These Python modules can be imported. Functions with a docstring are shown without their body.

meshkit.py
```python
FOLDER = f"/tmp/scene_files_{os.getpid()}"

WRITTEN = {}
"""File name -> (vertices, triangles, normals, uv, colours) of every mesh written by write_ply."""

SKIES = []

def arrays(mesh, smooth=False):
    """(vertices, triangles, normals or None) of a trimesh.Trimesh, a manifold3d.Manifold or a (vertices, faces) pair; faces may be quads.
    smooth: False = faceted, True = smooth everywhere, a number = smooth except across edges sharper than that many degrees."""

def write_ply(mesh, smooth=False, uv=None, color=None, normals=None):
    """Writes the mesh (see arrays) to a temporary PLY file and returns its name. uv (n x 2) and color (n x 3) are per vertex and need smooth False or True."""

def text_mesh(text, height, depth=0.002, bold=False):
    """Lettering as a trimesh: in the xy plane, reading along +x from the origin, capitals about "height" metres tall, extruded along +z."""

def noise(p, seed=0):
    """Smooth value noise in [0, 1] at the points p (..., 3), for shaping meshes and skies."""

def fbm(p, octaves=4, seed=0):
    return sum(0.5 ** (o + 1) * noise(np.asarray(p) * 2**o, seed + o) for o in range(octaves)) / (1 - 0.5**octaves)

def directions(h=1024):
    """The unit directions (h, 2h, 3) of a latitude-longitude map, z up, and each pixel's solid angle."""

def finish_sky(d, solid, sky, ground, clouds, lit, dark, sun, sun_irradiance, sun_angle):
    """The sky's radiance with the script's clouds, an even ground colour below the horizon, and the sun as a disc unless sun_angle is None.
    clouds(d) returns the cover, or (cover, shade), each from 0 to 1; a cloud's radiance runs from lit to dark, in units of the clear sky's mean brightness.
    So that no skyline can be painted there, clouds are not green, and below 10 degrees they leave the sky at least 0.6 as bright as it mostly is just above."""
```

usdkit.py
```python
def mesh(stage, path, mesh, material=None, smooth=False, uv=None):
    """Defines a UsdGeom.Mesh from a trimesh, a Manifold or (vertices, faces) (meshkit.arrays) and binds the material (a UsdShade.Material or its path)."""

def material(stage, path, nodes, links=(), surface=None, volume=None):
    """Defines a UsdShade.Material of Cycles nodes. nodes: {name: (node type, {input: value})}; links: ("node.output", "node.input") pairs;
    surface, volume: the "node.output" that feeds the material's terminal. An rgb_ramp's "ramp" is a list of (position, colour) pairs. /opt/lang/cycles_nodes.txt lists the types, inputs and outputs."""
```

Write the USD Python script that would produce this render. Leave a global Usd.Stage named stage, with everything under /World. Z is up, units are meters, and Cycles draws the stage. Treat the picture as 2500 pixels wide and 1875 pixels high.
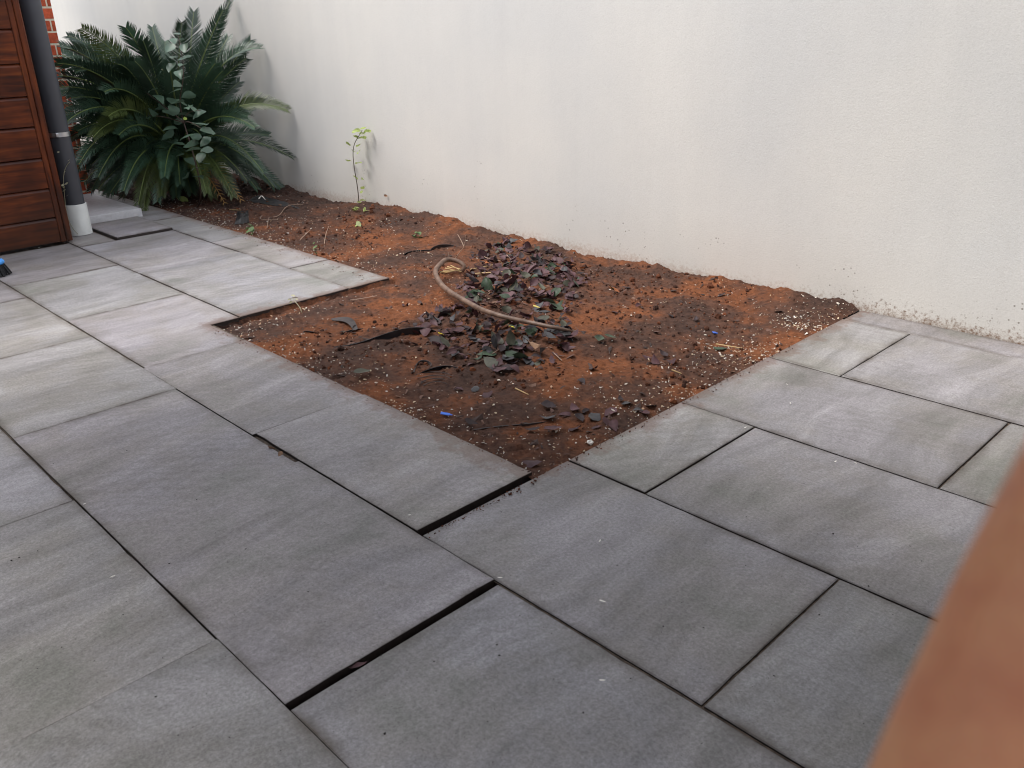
import math, random
import numpy as np, trimesh, manifold3d, usdkit, meshkit
from shapely.geometry import Polygon
from shapely.ops import triangulate
from pxr import Usd, UsdGeom, UsdLux, UsdShade, Gf, Sdf, Vt

stage = Usd.Stage.CreateInMemory()
UsdGeom.SetStageUpAxis(stage, UsdGeom.Tokens.z)
UsdGeom.SetStageMetersPerUnit(stage, 1.0)
UsdGeom.Xform.Define(stage, '/World'); UsdGeom.Scope.Define(stage, '/World/Looks')
rng = np.random.default_rng(7)

# ------------------------------------------------------------------ camera, sky, sun, exposure
H = 1.292
YAW, PITCH, ROLL, FPX = math.radians(-223.87032542), math.radians(-23.05859), math.radians(-1.47415), 2092.938
def _axes():
    cy, sy, cp, sp, cr, sr = math.cos(YAW), math.sin(YAW), math.cos(PITCH), math.sin(PITCH), math.cos(ROLL), math.sin(ROLL)
    f = np.array([cp*cy, cp*sy, sp]); r = np.array([sy, -cy, 0.]); u = np.cross(r, f)
    return cr*r + sr*u, -sr*r + cr*u, f
CR, CU, CF = _axes(); EYE = np.array([0, 0, H])
cam = UsdGeom.Camera.Define(stage, '/World/camera')
HA = 20.955
cam.CreateHorizontalApertureAttr(HA); cam.CreateVerticalApertureAttr(HA*0.75)
FL = HA*FPX/2500
cam.CreateFocalLengthAttr(FL); cam.CreateClippingRangeAttr(Gf.Vec2f(0.01, 500))
cam.CreateFStopAttr(FL/1.5); cam.CreateFocusDistanceAttr(3.6)
cam.AddTransformOp().Set(Gf.Matrix4d(*CR, 0, *CU, 0, *(-CF), 0, *EYE, 1))
EXPOSURE = 1.40
cam.CreateExposureAttr(EXPOSURE)

SUN = np.array([-0.34, -0.42, 0.84]); SUN /= np.linalg.norm(SUN)
SKY_STRENGTH, SUN_INTENSITY, SUN_ANGLE = 0.12, 0.40, 32.0
def sky():
    el, ro = math.asin(SUN[2]), math.atan2(SUN[0], SUN[1])
    m = usdkit.material(stage, '/World/Looks/sky', {
        'co': ('texture_coordinate', {}),
        'sky': ('sky_texture', {'sky_type': 'single_scattering', 'sun_disc': False, 'sun_elevation': el, 'sun_rotation': ro}),
        'n': ('noise_texture', {'scale': 2.2, 'detail': 5.0, 'roughness': 0.55}),
        'cover': ('map_range', {'from_min': 0.3, 'from_max': 0.55, 'to_min': 0.82, 'to_max': 0.97, 'clamp': True}),
        'n2': ('noise_texture', {'scale': 1.3, 'detail': 3.0}),
        'cl': ('rgb_ramp', {'ramp': [(0.3, (3.5, 3.66, 4.05)), (0.7, (5.3, 5.5, 5.95))]}),
        'mix': ('mix', {}), 'b': ('background_shader', {'strength': SKY_STRENGTH})},
        [('co.generated', 'n.vector'), ('co.generated', 'n2.vector'), ('n.fac', 'cover.value'), ('n2.fac', 'cl.fac'),
         ('cover.result', 'mix.fac'), ('sky.color', 'mix.color1'), ('cl.color', 'mix.color2'), ('mix.color', 'b.color')], surface='b.background')
    d = UsdLux.DomeLight.Define(stage, '/World/sky')
    UsdShade.MaterialBindingAPI.Apply(d.GetPrim()).Bind(m)
    d.GetPrim().SetCustomDataByKey('kind', 'structure')
    s = UsdLux.DistantLight.Define(stage, '/World/sun')
    s.CreateIntensityAttr(SUN_INTENSITY); s.CreateAngleAttr(SUN_ANGLE); s.CreateNormalizeAttr(True); s.CreateColorAttr(Gf.Vec3f(1.0, 0.95, 0.89))
    z = SUN; x = np.cross([0, 1, 0], z); x /= np.linalg.norm(x); y = np.cross(z, x)
    s.AddTransformOp().Set(Gf.Matrix4d(*x, 0, *y, 0, *z, 0, 0, 0, 5, 1))
sky()

# ------------------------------------------------------------------ helpers
_used = {}
def numbered(path):
    n = _used.get(path, 0); _used[path] = n + 1
    return path if n == 0 else f'{path}_{n:03d}'
def tag(p, label=None, cat=None, group=None, kind=None):
    p = p.GetPrim() if hasattr(p, 'GetPrim') else p
    for k, v in (('label', label), ('category', cat), ('group', group), ('kind', kind)):
        if v: p.SetCustomDataByKey(k, v)
    return p
def thing(name, label, cat, loc=(0, 0, 0), group=None, kind=None):
    x = UsdGeom.Xform.Define(stage, numbered('/World/' + name)); x.AddTranslateOp().Set(Gf.Vec3d(*map(float, loc)))
    return tag(x, label, cat, group, kind)
def loc_of(p):
    t = np.zeros(3)
    while p and p.GetPath() != Sdf.Path('/World'):
        o = UsdGeom.Xformable(p).GetOrderedXformOps()
        if o: t = t + np.array(o[0].Get())
        p = p.GetParent()
    return t
def obj(name, mesh, mat, parent=None, smooth=False):
    """one Mesh prim; mesh is in world coordinates and is moved under its parent's base"""
    base = str(parent.GetPath()) if parent else '/World'
    v, f, n = meshkit.arrays(mesh, smooth)
    if parent: v = v - loc_of(parent)
    m = usdkit.mesh(stage, numbered(base + '/' + name), (v, f), mat)
    if n is not None:
        m.CreateNormalsAttr(Vt.Vec3fArray.FromNumpy(n.astype(np.float32))); m.SetNormalsInterpolation('vertex')
    return m.GetPrim()
def solo(name, mesh, mat, label, cat, group=None, kind=None, smooth=False):
    return tag(obj(name, mesh, mat, None, smooth), label, cat, group, kind)
def ray(px, py):
    """direction of the photograph's pixel (2500 wide) from the eye"""
    d = (px-1250)/FPX*CR - (py-937.5)/FPX*CU + CF
    return d
def on_z(px, py, z=0.): d = ray(px, py); return EYE + d*((z-H)/d[2])
def on_y(px, py, y): d = ray(px, py); return EYE + d*(y/d[1])
def on_x(px, py, x): d = ray(px, py); return EYE + d*(x/d[0])
def box(a, b): return trimesh.creation.box(bounds=[np.minimum(a, b), np.maximum(a, b)])
def cbox(a, b, c=0.004):
    """box with chamfered edges"""
    a, b = np.minimum(a, b).astype(float), np.maximum(a, b).astype(float)
    P = []
    for s in np.ndindex(2, 2, 2):
        for k in range(3):
            q = np.where(np.array(s) == 0, a + c, b - c); q[k] = (a, b)[s[k]][k]; P.append(q)
    return trimesh.convex.convex_hull(np.array(P))
def tube(pts, rad, n=10, cap=True):
    pts = np.asarray(pts, float); rad = np.broadcast_to(np.asarray(rad, float), len(pts))
    t = np.gradient(pts, axis=0); t /= np.linalg.norm(t, axis=1, keepdims=True)
    ref = np.array([0, 0, 1.]) if abs(t[0][2]) < .9 else np.array([1., 0, 0])
    a = np.cross(ref, t[0]); a /= np.linalg.norm(a); V = []
    for i in range(len(pts)):
        a = a - t[i]*(a @ t[i]); a /= np.linalg.norm(a); b = np.cross(t[i], a)
        an = np.arange(n)*2*np.pi/n
        V.append(pts[i] + rad[i]*(np.cos(an)[:, None]*a + np.sin(an)[:, None]*b))
    V = np.concatenate(V); F = []
    for i in range(len(pts)-1):
        for k in range(n):
            p, q, r, s = i*n+k, i*n+(k+1) % n, (i+1)*n+(k+1) % n, (i+1)*n+k
            F += [[p, q, r], [p, r, s]]
    if cap:
        e = (len(pts)-1)*n; V = np.vstack([V, pts[0], pts[-1]])
        for k in range(n): F += [[len(V)-2, (k+1) % n, k], [len(V)-1, e+k, e+(k+1) % n]]
    return trimesh.Trimesh(V, F, process=False)
def spline(pts, n):
    from scipy.interpolate import CubicSpline
    pts = np.asarray(pts, float); d = np.r_[0, np.cumsum(np.linalg.norm(np.diff(pts, axis=0), axis=1))]
    return CubicSpline(d, pts)(np.linspace(0, d[-1], n))
cat_ = trimesh.util.concatenate
L = '/World/Looks/'

# ------------------------------------------------------------------ materials
def M(name, nodes, links, surface='p.BSDF'): return usdkit.material(stage, L + name, nodes, links, surface=surface)
def simple(name, col, rough=0.6, var=0.25, scale=30., bump=0.0, spec=0.5, bscale=None, transl=0.0, vary=0.2):
    c = np.array(col, float)
    nodes = {'g': ('geometry', {}), 'n': ('noise_texture', {'scale': scale, 'detail': 4.0, 'roughness': 0.6}),
             'oi': ('object_info', {}),
             'r': ('rgb_ramp', {'ramp': [(0.3, tuple(c*(1-var))), (0.7, tuple(c*(1+var)))]}),
             'hv': ('map_range', {'to_min': 1-vary, 'to_max': 1+vary}), 'hs': ('hsv', {}),
             'p': ('principled_bsdf', {'roughness': rough, 'specular_ior_level': spec})}
    links = [('g.position', 'n.vector'), ('n.fac', 'r.fac'), ('oi.random', 'hv.value'), ('hv.result', 'hs.value'), ('r.color', 'hs.color'), ('hs.color', 'p.base_color')]
    if bump:
        nodes['n2'] = ('noise_texture', {'scale': bscale or scale*4, 'detail': 4.0}); nodes['b'] = ('bump', {'distance': bump, 'strength': 0.8})
        links += [('g.position', 'n2.vector'), ('n2.fac', 'b.height'), ('b.normal', 'p.normal')]
    surf = 'p.BSDF'
    if transl:
        nodes['t'] = ('translucent_bsdf', {}); nodes['mx'] = ('mix_closure', {'fac': transl})
        links += [('hs.color', 't.color'), ('p.BSDF', 'mx.closure1'), ('t.BSDF', 'mx.closure2')]; surf = 'mx.closure'
    return M(name, nodes, links, surf)

BED_A = (-3.75, -1.62, 1.65, 3.835); BED_B = (-9.0, -3.75, 2.70, 3.835)
def box_dist(nodes, links, key, b):
    """shader nodes for the distance in plan to a rectangle"""
    cx, cy, hx, hy = (b[0]+b[1])/2, (b[2]+b[3])/2, (b[1]-b[0])/2, (b[3]-b[2])/2
    for ax, c, h in (('x', cx, hx), ('y', cy, hy)):
        nodes[key+ax+'1'] = ('math', {'math_type': 'subtract', 'value2': c})
        nodes[key+ax+'2'] = ('math', {'math_type': 'absolute'})
        nodes[key+ax+'3'] = ('math', {'math_type': 'subtract', 'value2': h})
        nodes[key+ax+'4'] = ('math', {'math_type': 'maximum', 'value2': 0.0})
        nodes[key+ax+'5'] = ('math', {'math_type': 'power', 'value2': 2.0})
        links += [('xyz.'+ax, key+ax+'1.value1'), (key+ax+'1.value', key+ax+'2.value1'), (key+ax+'2.value', key+ax+'3.value1'), (key+ax+'3.value', key+ax+'4.value1'), (key+ax+'4.value', key+ax+'5.value1')]
    nodes[key+'s'] = ('math', {'math_type': 'add'}); nodes[key+'d'] = ('math', {'math_type': 'sqrt'})
    links += [(key+'x5.value', key+'s.value1'), (key+'y5.value', key+'s.value2'), (key+'s.value', key+'d.value1')]
    return key+'d.value'

def slab_material(name, rot, tint=(1, 1, 1), seed=0.0):
    t = np.array(tint)
    nodes = {'g': ('geometry', {}), 'oi': ('object_info', {}), 'xyz': ('separate_xyz', {}),
        'w0': ('math', {'math_type': 'multiply', 'value2': 91.0}), 'w': ('math', {'math_type': 'add', 'value2': seed}),
        'warp': ('noise_texture', {'dimensions': '4D', 'scale': 1.1, 'detail': 2.0}),
        'wv': ('mix', {'mix_type': 'linear_light', 'fac': 0.20}),
        'm': ('mapping', {'rotation': (0, 0, rot), 'scale': (3.4, 0.75, 1.0)}),
        'st': ('noise_texture', {'dimensions': '4D', 'scale': 1.9, 'detail': 8.0, 'roughness': 0.66, 'distortion': 0.5}),
        'str': ('rgb_ramp', {'ramp': [(0.28, tuple(np.array((.170, .165, .166))*t)), (0.44, tuple(np.array((.246, .238, .243))*t)), (0.58, tuple(np.array((.302, .292, .300))*t)), (0.74, tuple(np.array((.395, .385, .397))*t))]}),
        'cl': ('noise_texture', {'dimensions': '4D', 'scale': 2.9, 'detail': 5.0, 'roughness': 0.6}),
        'clr': ('rgb_ramp', {'ramp': [(0.33, (0.72, 0.74, 0.66)), (0.45, (0.93, 0.91, 0.87)), (0.54, (1, 1, 1.01)), (0.66, (1.14, 1.13, 1.17))]}),
        'm1': ('mix', {'mix_type': 'multiply', 'fac': 0.9}),
        'mf': ('mapping', {'rotation': (0, 0, rot), 'scale': (20.0, 4.0, 1.0)}), 'fs': ('noise_texture', {'dimensions': '4D', 'scale': 1.6, 'detail': 7.0, 'roughness': 0.78, 'distortion': 0.7}),
        'fsr': ('rgb_ramp', {'ramp': [(0.32, (0.80, 0.795, 0.79)), (0.5, (1, 1, 1)), (0.70, (1.22, 1.22, 1.24))]}), 'm2b': ('mix', {'mix_type': 'multiply', 'fac': 0.55}),
        'cb': ('combine_xyz', {'z': 0.0}), 'w3': ('math', {'math_type': 'sine'}), 'w4': ('math', {'math_type': 'cosine'}), 'off': ('mix', {'mix_type': 'add', 'fac': 1.0}),
        'wa': ('wave_texture', {'wave_type': 'rings', 'rings_direction': 'z', 'scale': 6.5, 'distortion': 9.0, 'detail': 5.0, 'detail_scale': 1.3, 'detail_roughness': 0.7}),
        'war': ('rgb_ramp', {'ramp': [(0.0, (0.87, 0.865, 0.855)), (0.35, (0.98, 0.98, 0.98)), (1.0, (1.08, 1.08, 1.09))]}),
        'wm': ('noise_texture', {'dimensions': '4D', 'scale': 2.2, 'detail': 3.0}), 'wmr': ('map_range', {'from_min': 0.42, 'from_max': 0.62, 'to_min': 0.0, 'to_max': 0.6, 'clamp': True}),
        'm2c': ('mix', {'mix_type': 'multiply'}),
        'sp': ('noise_texture', {'scale': 120.0, 'detail': 5.0, 'roughness': 0.85}),
        'spr': ('rgb_ramp', {'ramp': [(0.32, (0.56, 0.56, 0.57)), (0.5, (1, 1, 1)), (0.69, (1.50, 1.50, 1.54))]}),
        'm2': ('mix', {'mix_type': 'multiply', 'fac': 0.8}),
        'dk': ('noise_texture', {'scale': 75.0, 'detail': 3.0, 'roughness': 0.5}),
        'dkr': ('rgb_ramp', {'ramp': [(0.70, (1, 1, 1)), (0.76, (0.55, 0.53, 0.52))]}),
        'm3': ('mix', {'mix_type': 'multiply', 'fac': 0.8}),
        'ov': ('map_range', {'to_min': 0.93, 'to_max': 1.06}), 'hs': ('hsv', {}),
        'ed': ('attribute', {'attribute': 'edge'}), 'en': ('noise_texture', {'scale': 7.0, 'detail': 5.0, 'roughness': 0.65}), 'enr': ('map_range', {'from_min': 0.38, 'from_max': 0.68, 'to_min': 0.12, 'to_max': 0.95, 'clamp': True}),
        'em': ('math', {'math_type': 'multiply'}), 'e2': ('math', {'math_type': 'power', 'value2': 1.6}), 'me': ('mix', {'color2': (0.085, 0.068, 0.056)}),
        'dm': ('math', {'math_type': 'minimum'}),
        'dn': ('noise_texture', {'scale': 11.0, 'detail': 6.0, 'roughness': 0.7}),
        'dnr': ('map_range', {'from_min': 0.42, 'from_max': 0.72, 'to_min': 0.0, 'to_max': 0.11, 'clamp': False}),
        'df': ('math', {'math_type': 'subtract'}),
        'dfr': ('map_range', {'range_type': 'smoothstep', 'from_min': -0.05, 'from_max': 0.02, 'to_min': 0.0, 'to_max': 0.55, 'clamp': True}),
        'm4': ('mix', {'color2': (0.15, 0.085, 0.06)}), 'tn': ('separate_xyz', {}), 'sd': ('math', {'math_type': 'less_than', 'value2': 0.35}), 'm5': ('mix', {'color2': (0.022, 0.016, 0.014)}),  # side faces near-black: soil stain plus painted-in shade of the open joints
        'bp': ('noise_texture', {'scale': 60.0, 'detail': 7.0, 'roughness': 0.72}), 'bh': ('mix_float', {'fac': 0.4}),
        'b': ('bump', {'distance': 0.006, 'strength': 0.6}),
        'rr': ('map_range', {'to_min': 0.40, 'to_max': 0.62}),
        'p': ('principled_bsdf', {'specular_ior_level': 0.5})}
    links = [('oi.random', 'w0.value1'), ('w0.value', 'w.value1'), ('g.position', 'warp.vector'), ('w.value', 'warp.w'), ('g.position', 'wv.color1'), ('warp.color', 'wv.color2'),
        ('wv.color', 'm.vector'), ('m.vector', 'st.vector'), ('w.value', 'st.w'), ('st.fac', 'str.fac'),
        ('g.position', 'cl.vector'), ('w.value', 'cl.w'), ('cl.fac', 'clr.fac'), ('str.color', 'm1.color1'), ('clr.color', 'm1.color2'),
        ('g.position', 'sp.vector'), ('sp.fac', 'spr.fac'), ('m1.color', 'm2.color1'), ('spr.color', 'm2.color2'),
        ('g.position', 'dk.vector'), ('dk.fac', 'dkr.fac'), ('wv.color', 'mf.vector'), ('mf.vector', 'fs.vector'), ('w.value', 'fs.w'), ('fs.fac', 'fsr.fac'), ('m2.color', 'm2b.color1'), ('fsr.color', 'm2b.color2'), ('m2b.color', 'm2c.color1'), ('war.color', 'm2c.color2'), ('wmr.result', 'm2c.fac'), ('w.value', 'w3.value1'), ('w.value', 'w4.value1'), ('w3.value', 'cb.x'), ('w4.value', 'cb.y'), ('g.position', 'off.color1'), ('cb.vector', 'off.color2'), ('off.color', 'wa.vector'), ('wa.fac', 'war.fac'), ('g.position', 'wm.vector'), ('w.value', 'wm.w'), ('wm.fac', 'wmr.value'), ('m2c.color', 'm3.color1'), ('dkr.color', 'm3.color2'),
        ('oi.random', 'ov.value'), ('ov.result', 'hs.value'), ('m3.color', 'hs.color'), ('g.position', 'en.vector'), ('en.fac', 'enr.value'), ('ed.fac', 'e2.value1'), ('e2.value', 'em.value1'), ('enr.result', 'em.value2'), ('em.value', 'me.fac'), ('hs.color', 'me.color1'),
        ('g.position', 'xyz.vector'), ('g.position', 'dn.vector'), ('dn.fac', 'dnr.value'), ('dnr.result', 'df.value1'), ('dm.value', 'df.value2'),
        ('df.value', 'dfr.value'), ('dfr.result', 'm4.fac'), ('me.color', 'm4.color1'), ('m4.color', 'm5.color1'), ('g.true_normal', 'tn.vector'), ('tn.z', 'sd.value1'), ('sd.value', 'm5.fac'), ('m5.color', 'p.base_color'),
        ('g.position', 'bp.vector'), ('bp.fac', 'bh.a'), ('st.fac', 'bh.b'), ('bh.result', 'b.height'), ('b.normal', 'p.normal'), ('cl.fac', 'rr.value'), ('rr.result', 'p.roughness')]
    a = box_dist(nodes, links, 'ba', BED_A); b = box_dist(nodes, links, 'bb', BED_B)
    links += [(a, 'dm.value1'), (b, 'dm.value2')]
    return M(name, nodes, links)
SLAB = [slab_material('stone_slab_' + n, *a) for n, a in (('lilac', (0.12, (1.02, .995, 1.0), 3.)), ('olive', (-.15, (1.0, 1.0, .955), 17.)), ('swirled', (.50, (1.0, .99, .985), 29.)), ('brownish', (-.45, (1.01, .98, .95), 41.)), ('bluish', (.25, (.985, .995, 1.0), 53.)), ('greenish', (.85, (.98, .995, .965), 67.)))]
CONCRETE = simple('pale_concrete', (0.53, 0.53, 0.55), 0.6, 0.10, 40., 0.002)

def wall_material():
    nodes = {'g': ('geometry', {}), 'xyz': ('separate_xyz', {}),
        'ms': ('mapping', {'scale': (9.0, 1.0, 0.55)}), 'sn': ('noise_texture', {'scale': 1.0, 'detail': 5.0, 'roughness': 0.6}),
        'sr': ('rgb_ramp', {'ramp': [(0.3, (0.662, 0.653, 0.630)), (0.5, (0.674, 0.665, 0.640)), (0.7, (0.684, 0.675, 0.650))]}),
        'cn': ('noise_texture', {'scale': 1.1, 'detail': 4.0}), 'cr': ('rgb_ramp', {'ramp': [(0.35, (0.94, 0.945, 0.95)), (0.65, (1.03, 1.02, 1.0))]}),
        'm1': ('mix', {'mix_type': 'multiply', 'fac': 1.0}),
        'fn': ('noise_texture', {'scale': 150.0, 'detail': 4.0, 'roughness': 0.75}), 'fr': ('rgb_ramp', {'ramp': [(0.3, (0.86, 0.86, 0.86)), (0.5, (1, 1, 1)), (0.75, (1.07, 1.07, 1.07))]}),
        'm2': ('mix', {'mix_type': 'multiply', 'fac': 0.75}),
        # small dark mould specks, denser low down
        'vn': ('voronoi_texture', {'scale': 34.0}), 'vs': ('map_range', {'from_min': 0.10, 'from_max': 0.17, 'to_min': 1.0, 'to_max': 0.0, 'clamp': True}),
        'vm': ('noise_texture', {'scale': 3.4, 'detail': 4.0, 'roughness': 0.6}),
        'zf': ('map_range', {'from_min': 0.0, 'from_max': 0.75, 'to_min': 0.10, 'to_max': -0.10, 'clamp': True}),
        'va': ('math', {'math_type': 'add'}), 'vt': ('map_range', {'from_min': 0.60, 'from_max': 0.68, 'clamp': True}), 'vv': ('math', {'math_type': 'multiply'}),
        'v8': ('math', {'math_type': 'multiply', 'value2': 0.75}), 'm3': ('mix', {'color2': (0.10, 0.085, 0.07)}),
        # mould band right at the foot on the right, soil splash along the bed
        'xf': ('map_range', {'from_min': -1.95, 'from_max': -1.55, 'clamp': True}),
        'bn': ('noise_texture', {'scale': 70.0, 'detail': 5.0, 'roughness': 0.7}), 'zb': ('map_range', {'from_min': 0.0, 'from_max': 0.16, 'to_min': 0.10, 'to_max': -0.16, 'clamp': True}),
        'ba': ('math', {'math_type': 'add'}), 'bt': ('map_range', {'from_min': 0.56, 'from_max': 0.74, 'to_max': 0.85, 'clamp': True}), 'bx': ('math', {'math_type': 'multiply'}),
        'm4': ('mix', {'color2': (0.085, 0.065, 0.045)}),
        'zs': ('map_range', {'from_min': 0.0, 'from_max': 0.10, 'to_min': 0.10, 'to_max': -0.30, 'clamp': True}), 'sa': ('math', {'math_type': 'add'}),
        'stt': ('map_range', {'from_min': 0.42, 'from_max': 0.80, 'to_max': 0.6, 'clamp': True}), 'm5': ('mix', {'color2': (0.30, 0.16, 0.09)}),
        'zg': ('map_range', {'from_min': 0.0, 'from_max': 0.35, 'to_min': 0.22, 'to_max': 0.0, 'clamp': True}), 'm6': ('mix', {'color2': (0.50, 0.44, 0.36)}),
        'mb': ('mapping', {'scale': (1.0, 1.0, 1.35)}), 'b1': ('noise_texture', {'scale': 130.0, 'detail': 5.0, 'roughness': 0.7}), 'b': ('bump', {'distance': 0.004, 'strength': 0.28}),
        'p': ('principled_bsdf', {'roughness': 0.85, 'specular_ior_level': 0.25})}
    links = [('g.position', 'xyz.vector'), ('g.position', 'ms.vector'), ('ms.vector', 'sn.vector'), ('sn.fac', 'sr.fac'), ('g.position', 'cn.vector'), ('cn.fac', 'cr.fac'),
        ('sr.color', 'm1.color1'), ('cr.color', 'm1.color2'), ('g.position', 'fn.vector'), ('fn.fac', 'fr.fac'), ('m1.color', 'm2.color1'), ('fr.color', 'm2.color2'),
        ('g.position', 'vn.vector'), ('vn.distance', 'vs.value'), ('g.position', 'vm.vector'), ('vm.fac', 'va.value1'), ('xyz.z', 'zf.value'), ('zf.result', 'va.value2'), ('va.value', 'vt.value'),
        ('vt.result', 'vv.value1'), ('vs.result', 'vv.value2'), ('vv.value', 'v8.value1'), ('v8.value', 'm3.fac'), ('m2.color', 'm3.color1'),
        ('xyz.x', 'xf.value'), ('g.position', 'bn.vector'), ('bn.fac', 'ba.value1'), ('xyz.z', 'zb.value'), ('zb.result', 'ba.value2'), ('ba.value', 'bt.value'), ('bt.result', 'bx.value1'), ('xf.result', 'bx.value2'),
        ('bx.value', 'm4.fac'), ('m3.color', 'm6.color1'), ('xyz.z', 'zg.value'), ('zg.result', 'm6.fac'), ('m6.color', 'm4.color1'),
        ('xyz.z', 'zs.value'), ('zs.result', 'sa.value1'), ('bn.fac', 'sa.value2'), ('sa.value', 'stt.value'), ('stt.result', 'm5.fac'), ('m4.color', 'm5.color1'), ('m5.color', 'p.base_color'),
        ('g.position', 'mb.vector'), ('mb.vector', 'b1.vector'), ('b1.fac', 'b.height'), ('b.normal', 'p.normal')]
    return M('cement_render', nodes, links)
WALL = wall_material()

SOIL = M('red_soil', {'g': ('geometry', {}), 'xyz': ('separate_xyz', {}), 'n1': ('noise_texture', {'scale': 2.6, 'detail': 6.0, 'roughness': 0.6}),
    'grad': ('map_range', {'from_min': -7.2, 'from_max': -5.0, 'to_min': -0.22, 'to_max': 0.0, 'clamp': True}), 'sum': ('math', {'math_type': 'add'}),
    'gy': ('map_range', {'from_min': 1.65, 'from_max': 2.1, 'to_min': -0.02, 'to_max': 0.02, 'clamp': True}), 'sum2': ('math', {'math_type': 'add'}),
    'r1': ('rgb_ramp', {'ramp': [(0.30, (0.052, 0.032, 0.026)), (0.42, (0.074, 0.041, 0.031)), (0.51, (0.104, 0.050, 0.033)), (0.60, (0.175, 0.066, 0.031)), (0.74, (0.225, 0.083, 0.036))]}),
    'n2': ('noise_texture', {'scale': 42.0, 'detail': 6.0, 'roughness': 0.7}), 'r2': ('rgb_ramp', {'ramp': [(0.3, (0.45, 0.45, 0.47)), (0.5, (1, 1, 1)), (0.7, (1.4, 1.35, 1.3))]}), 'm': ('mix', {'mix_type': 'multiply', 'fac': 1.0}),
    'n3': ('noise_texture', {'scale': 130.0, 'detail': 5.0, 'roughness': 0.7}), 'b': ('bump', {'distance': 0.008, 'strength': 1.0}),
    'p': ('principled_bsdf', {'roughness': 0.95, 'specular_ior_level': 0.2})},
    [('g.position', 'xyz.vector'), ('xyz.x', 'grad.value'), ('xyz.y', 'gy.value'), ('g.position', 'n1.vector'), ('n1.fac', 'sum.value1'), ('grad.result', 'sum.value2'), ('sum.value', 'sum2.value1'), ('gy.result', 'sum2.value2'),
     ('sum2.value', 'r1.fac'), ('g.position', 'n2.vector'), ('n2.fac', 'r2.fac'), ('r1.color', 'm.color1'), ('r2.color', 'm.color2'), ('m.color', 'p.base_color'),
     ('g.position', 'n3.vector'), ('n3.fac', 'b.height'), ('b.normal', 'p.normal')])
JOINT = simple('joint_sand_dry', (0.125, 0.096, 0.074), 0.95, 0.6, 45., 0.004)
SAND = simple('joint_sand', (0.055, 0.038, 0.028), 0.95, 0.5, 60., 0.004)
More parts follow.
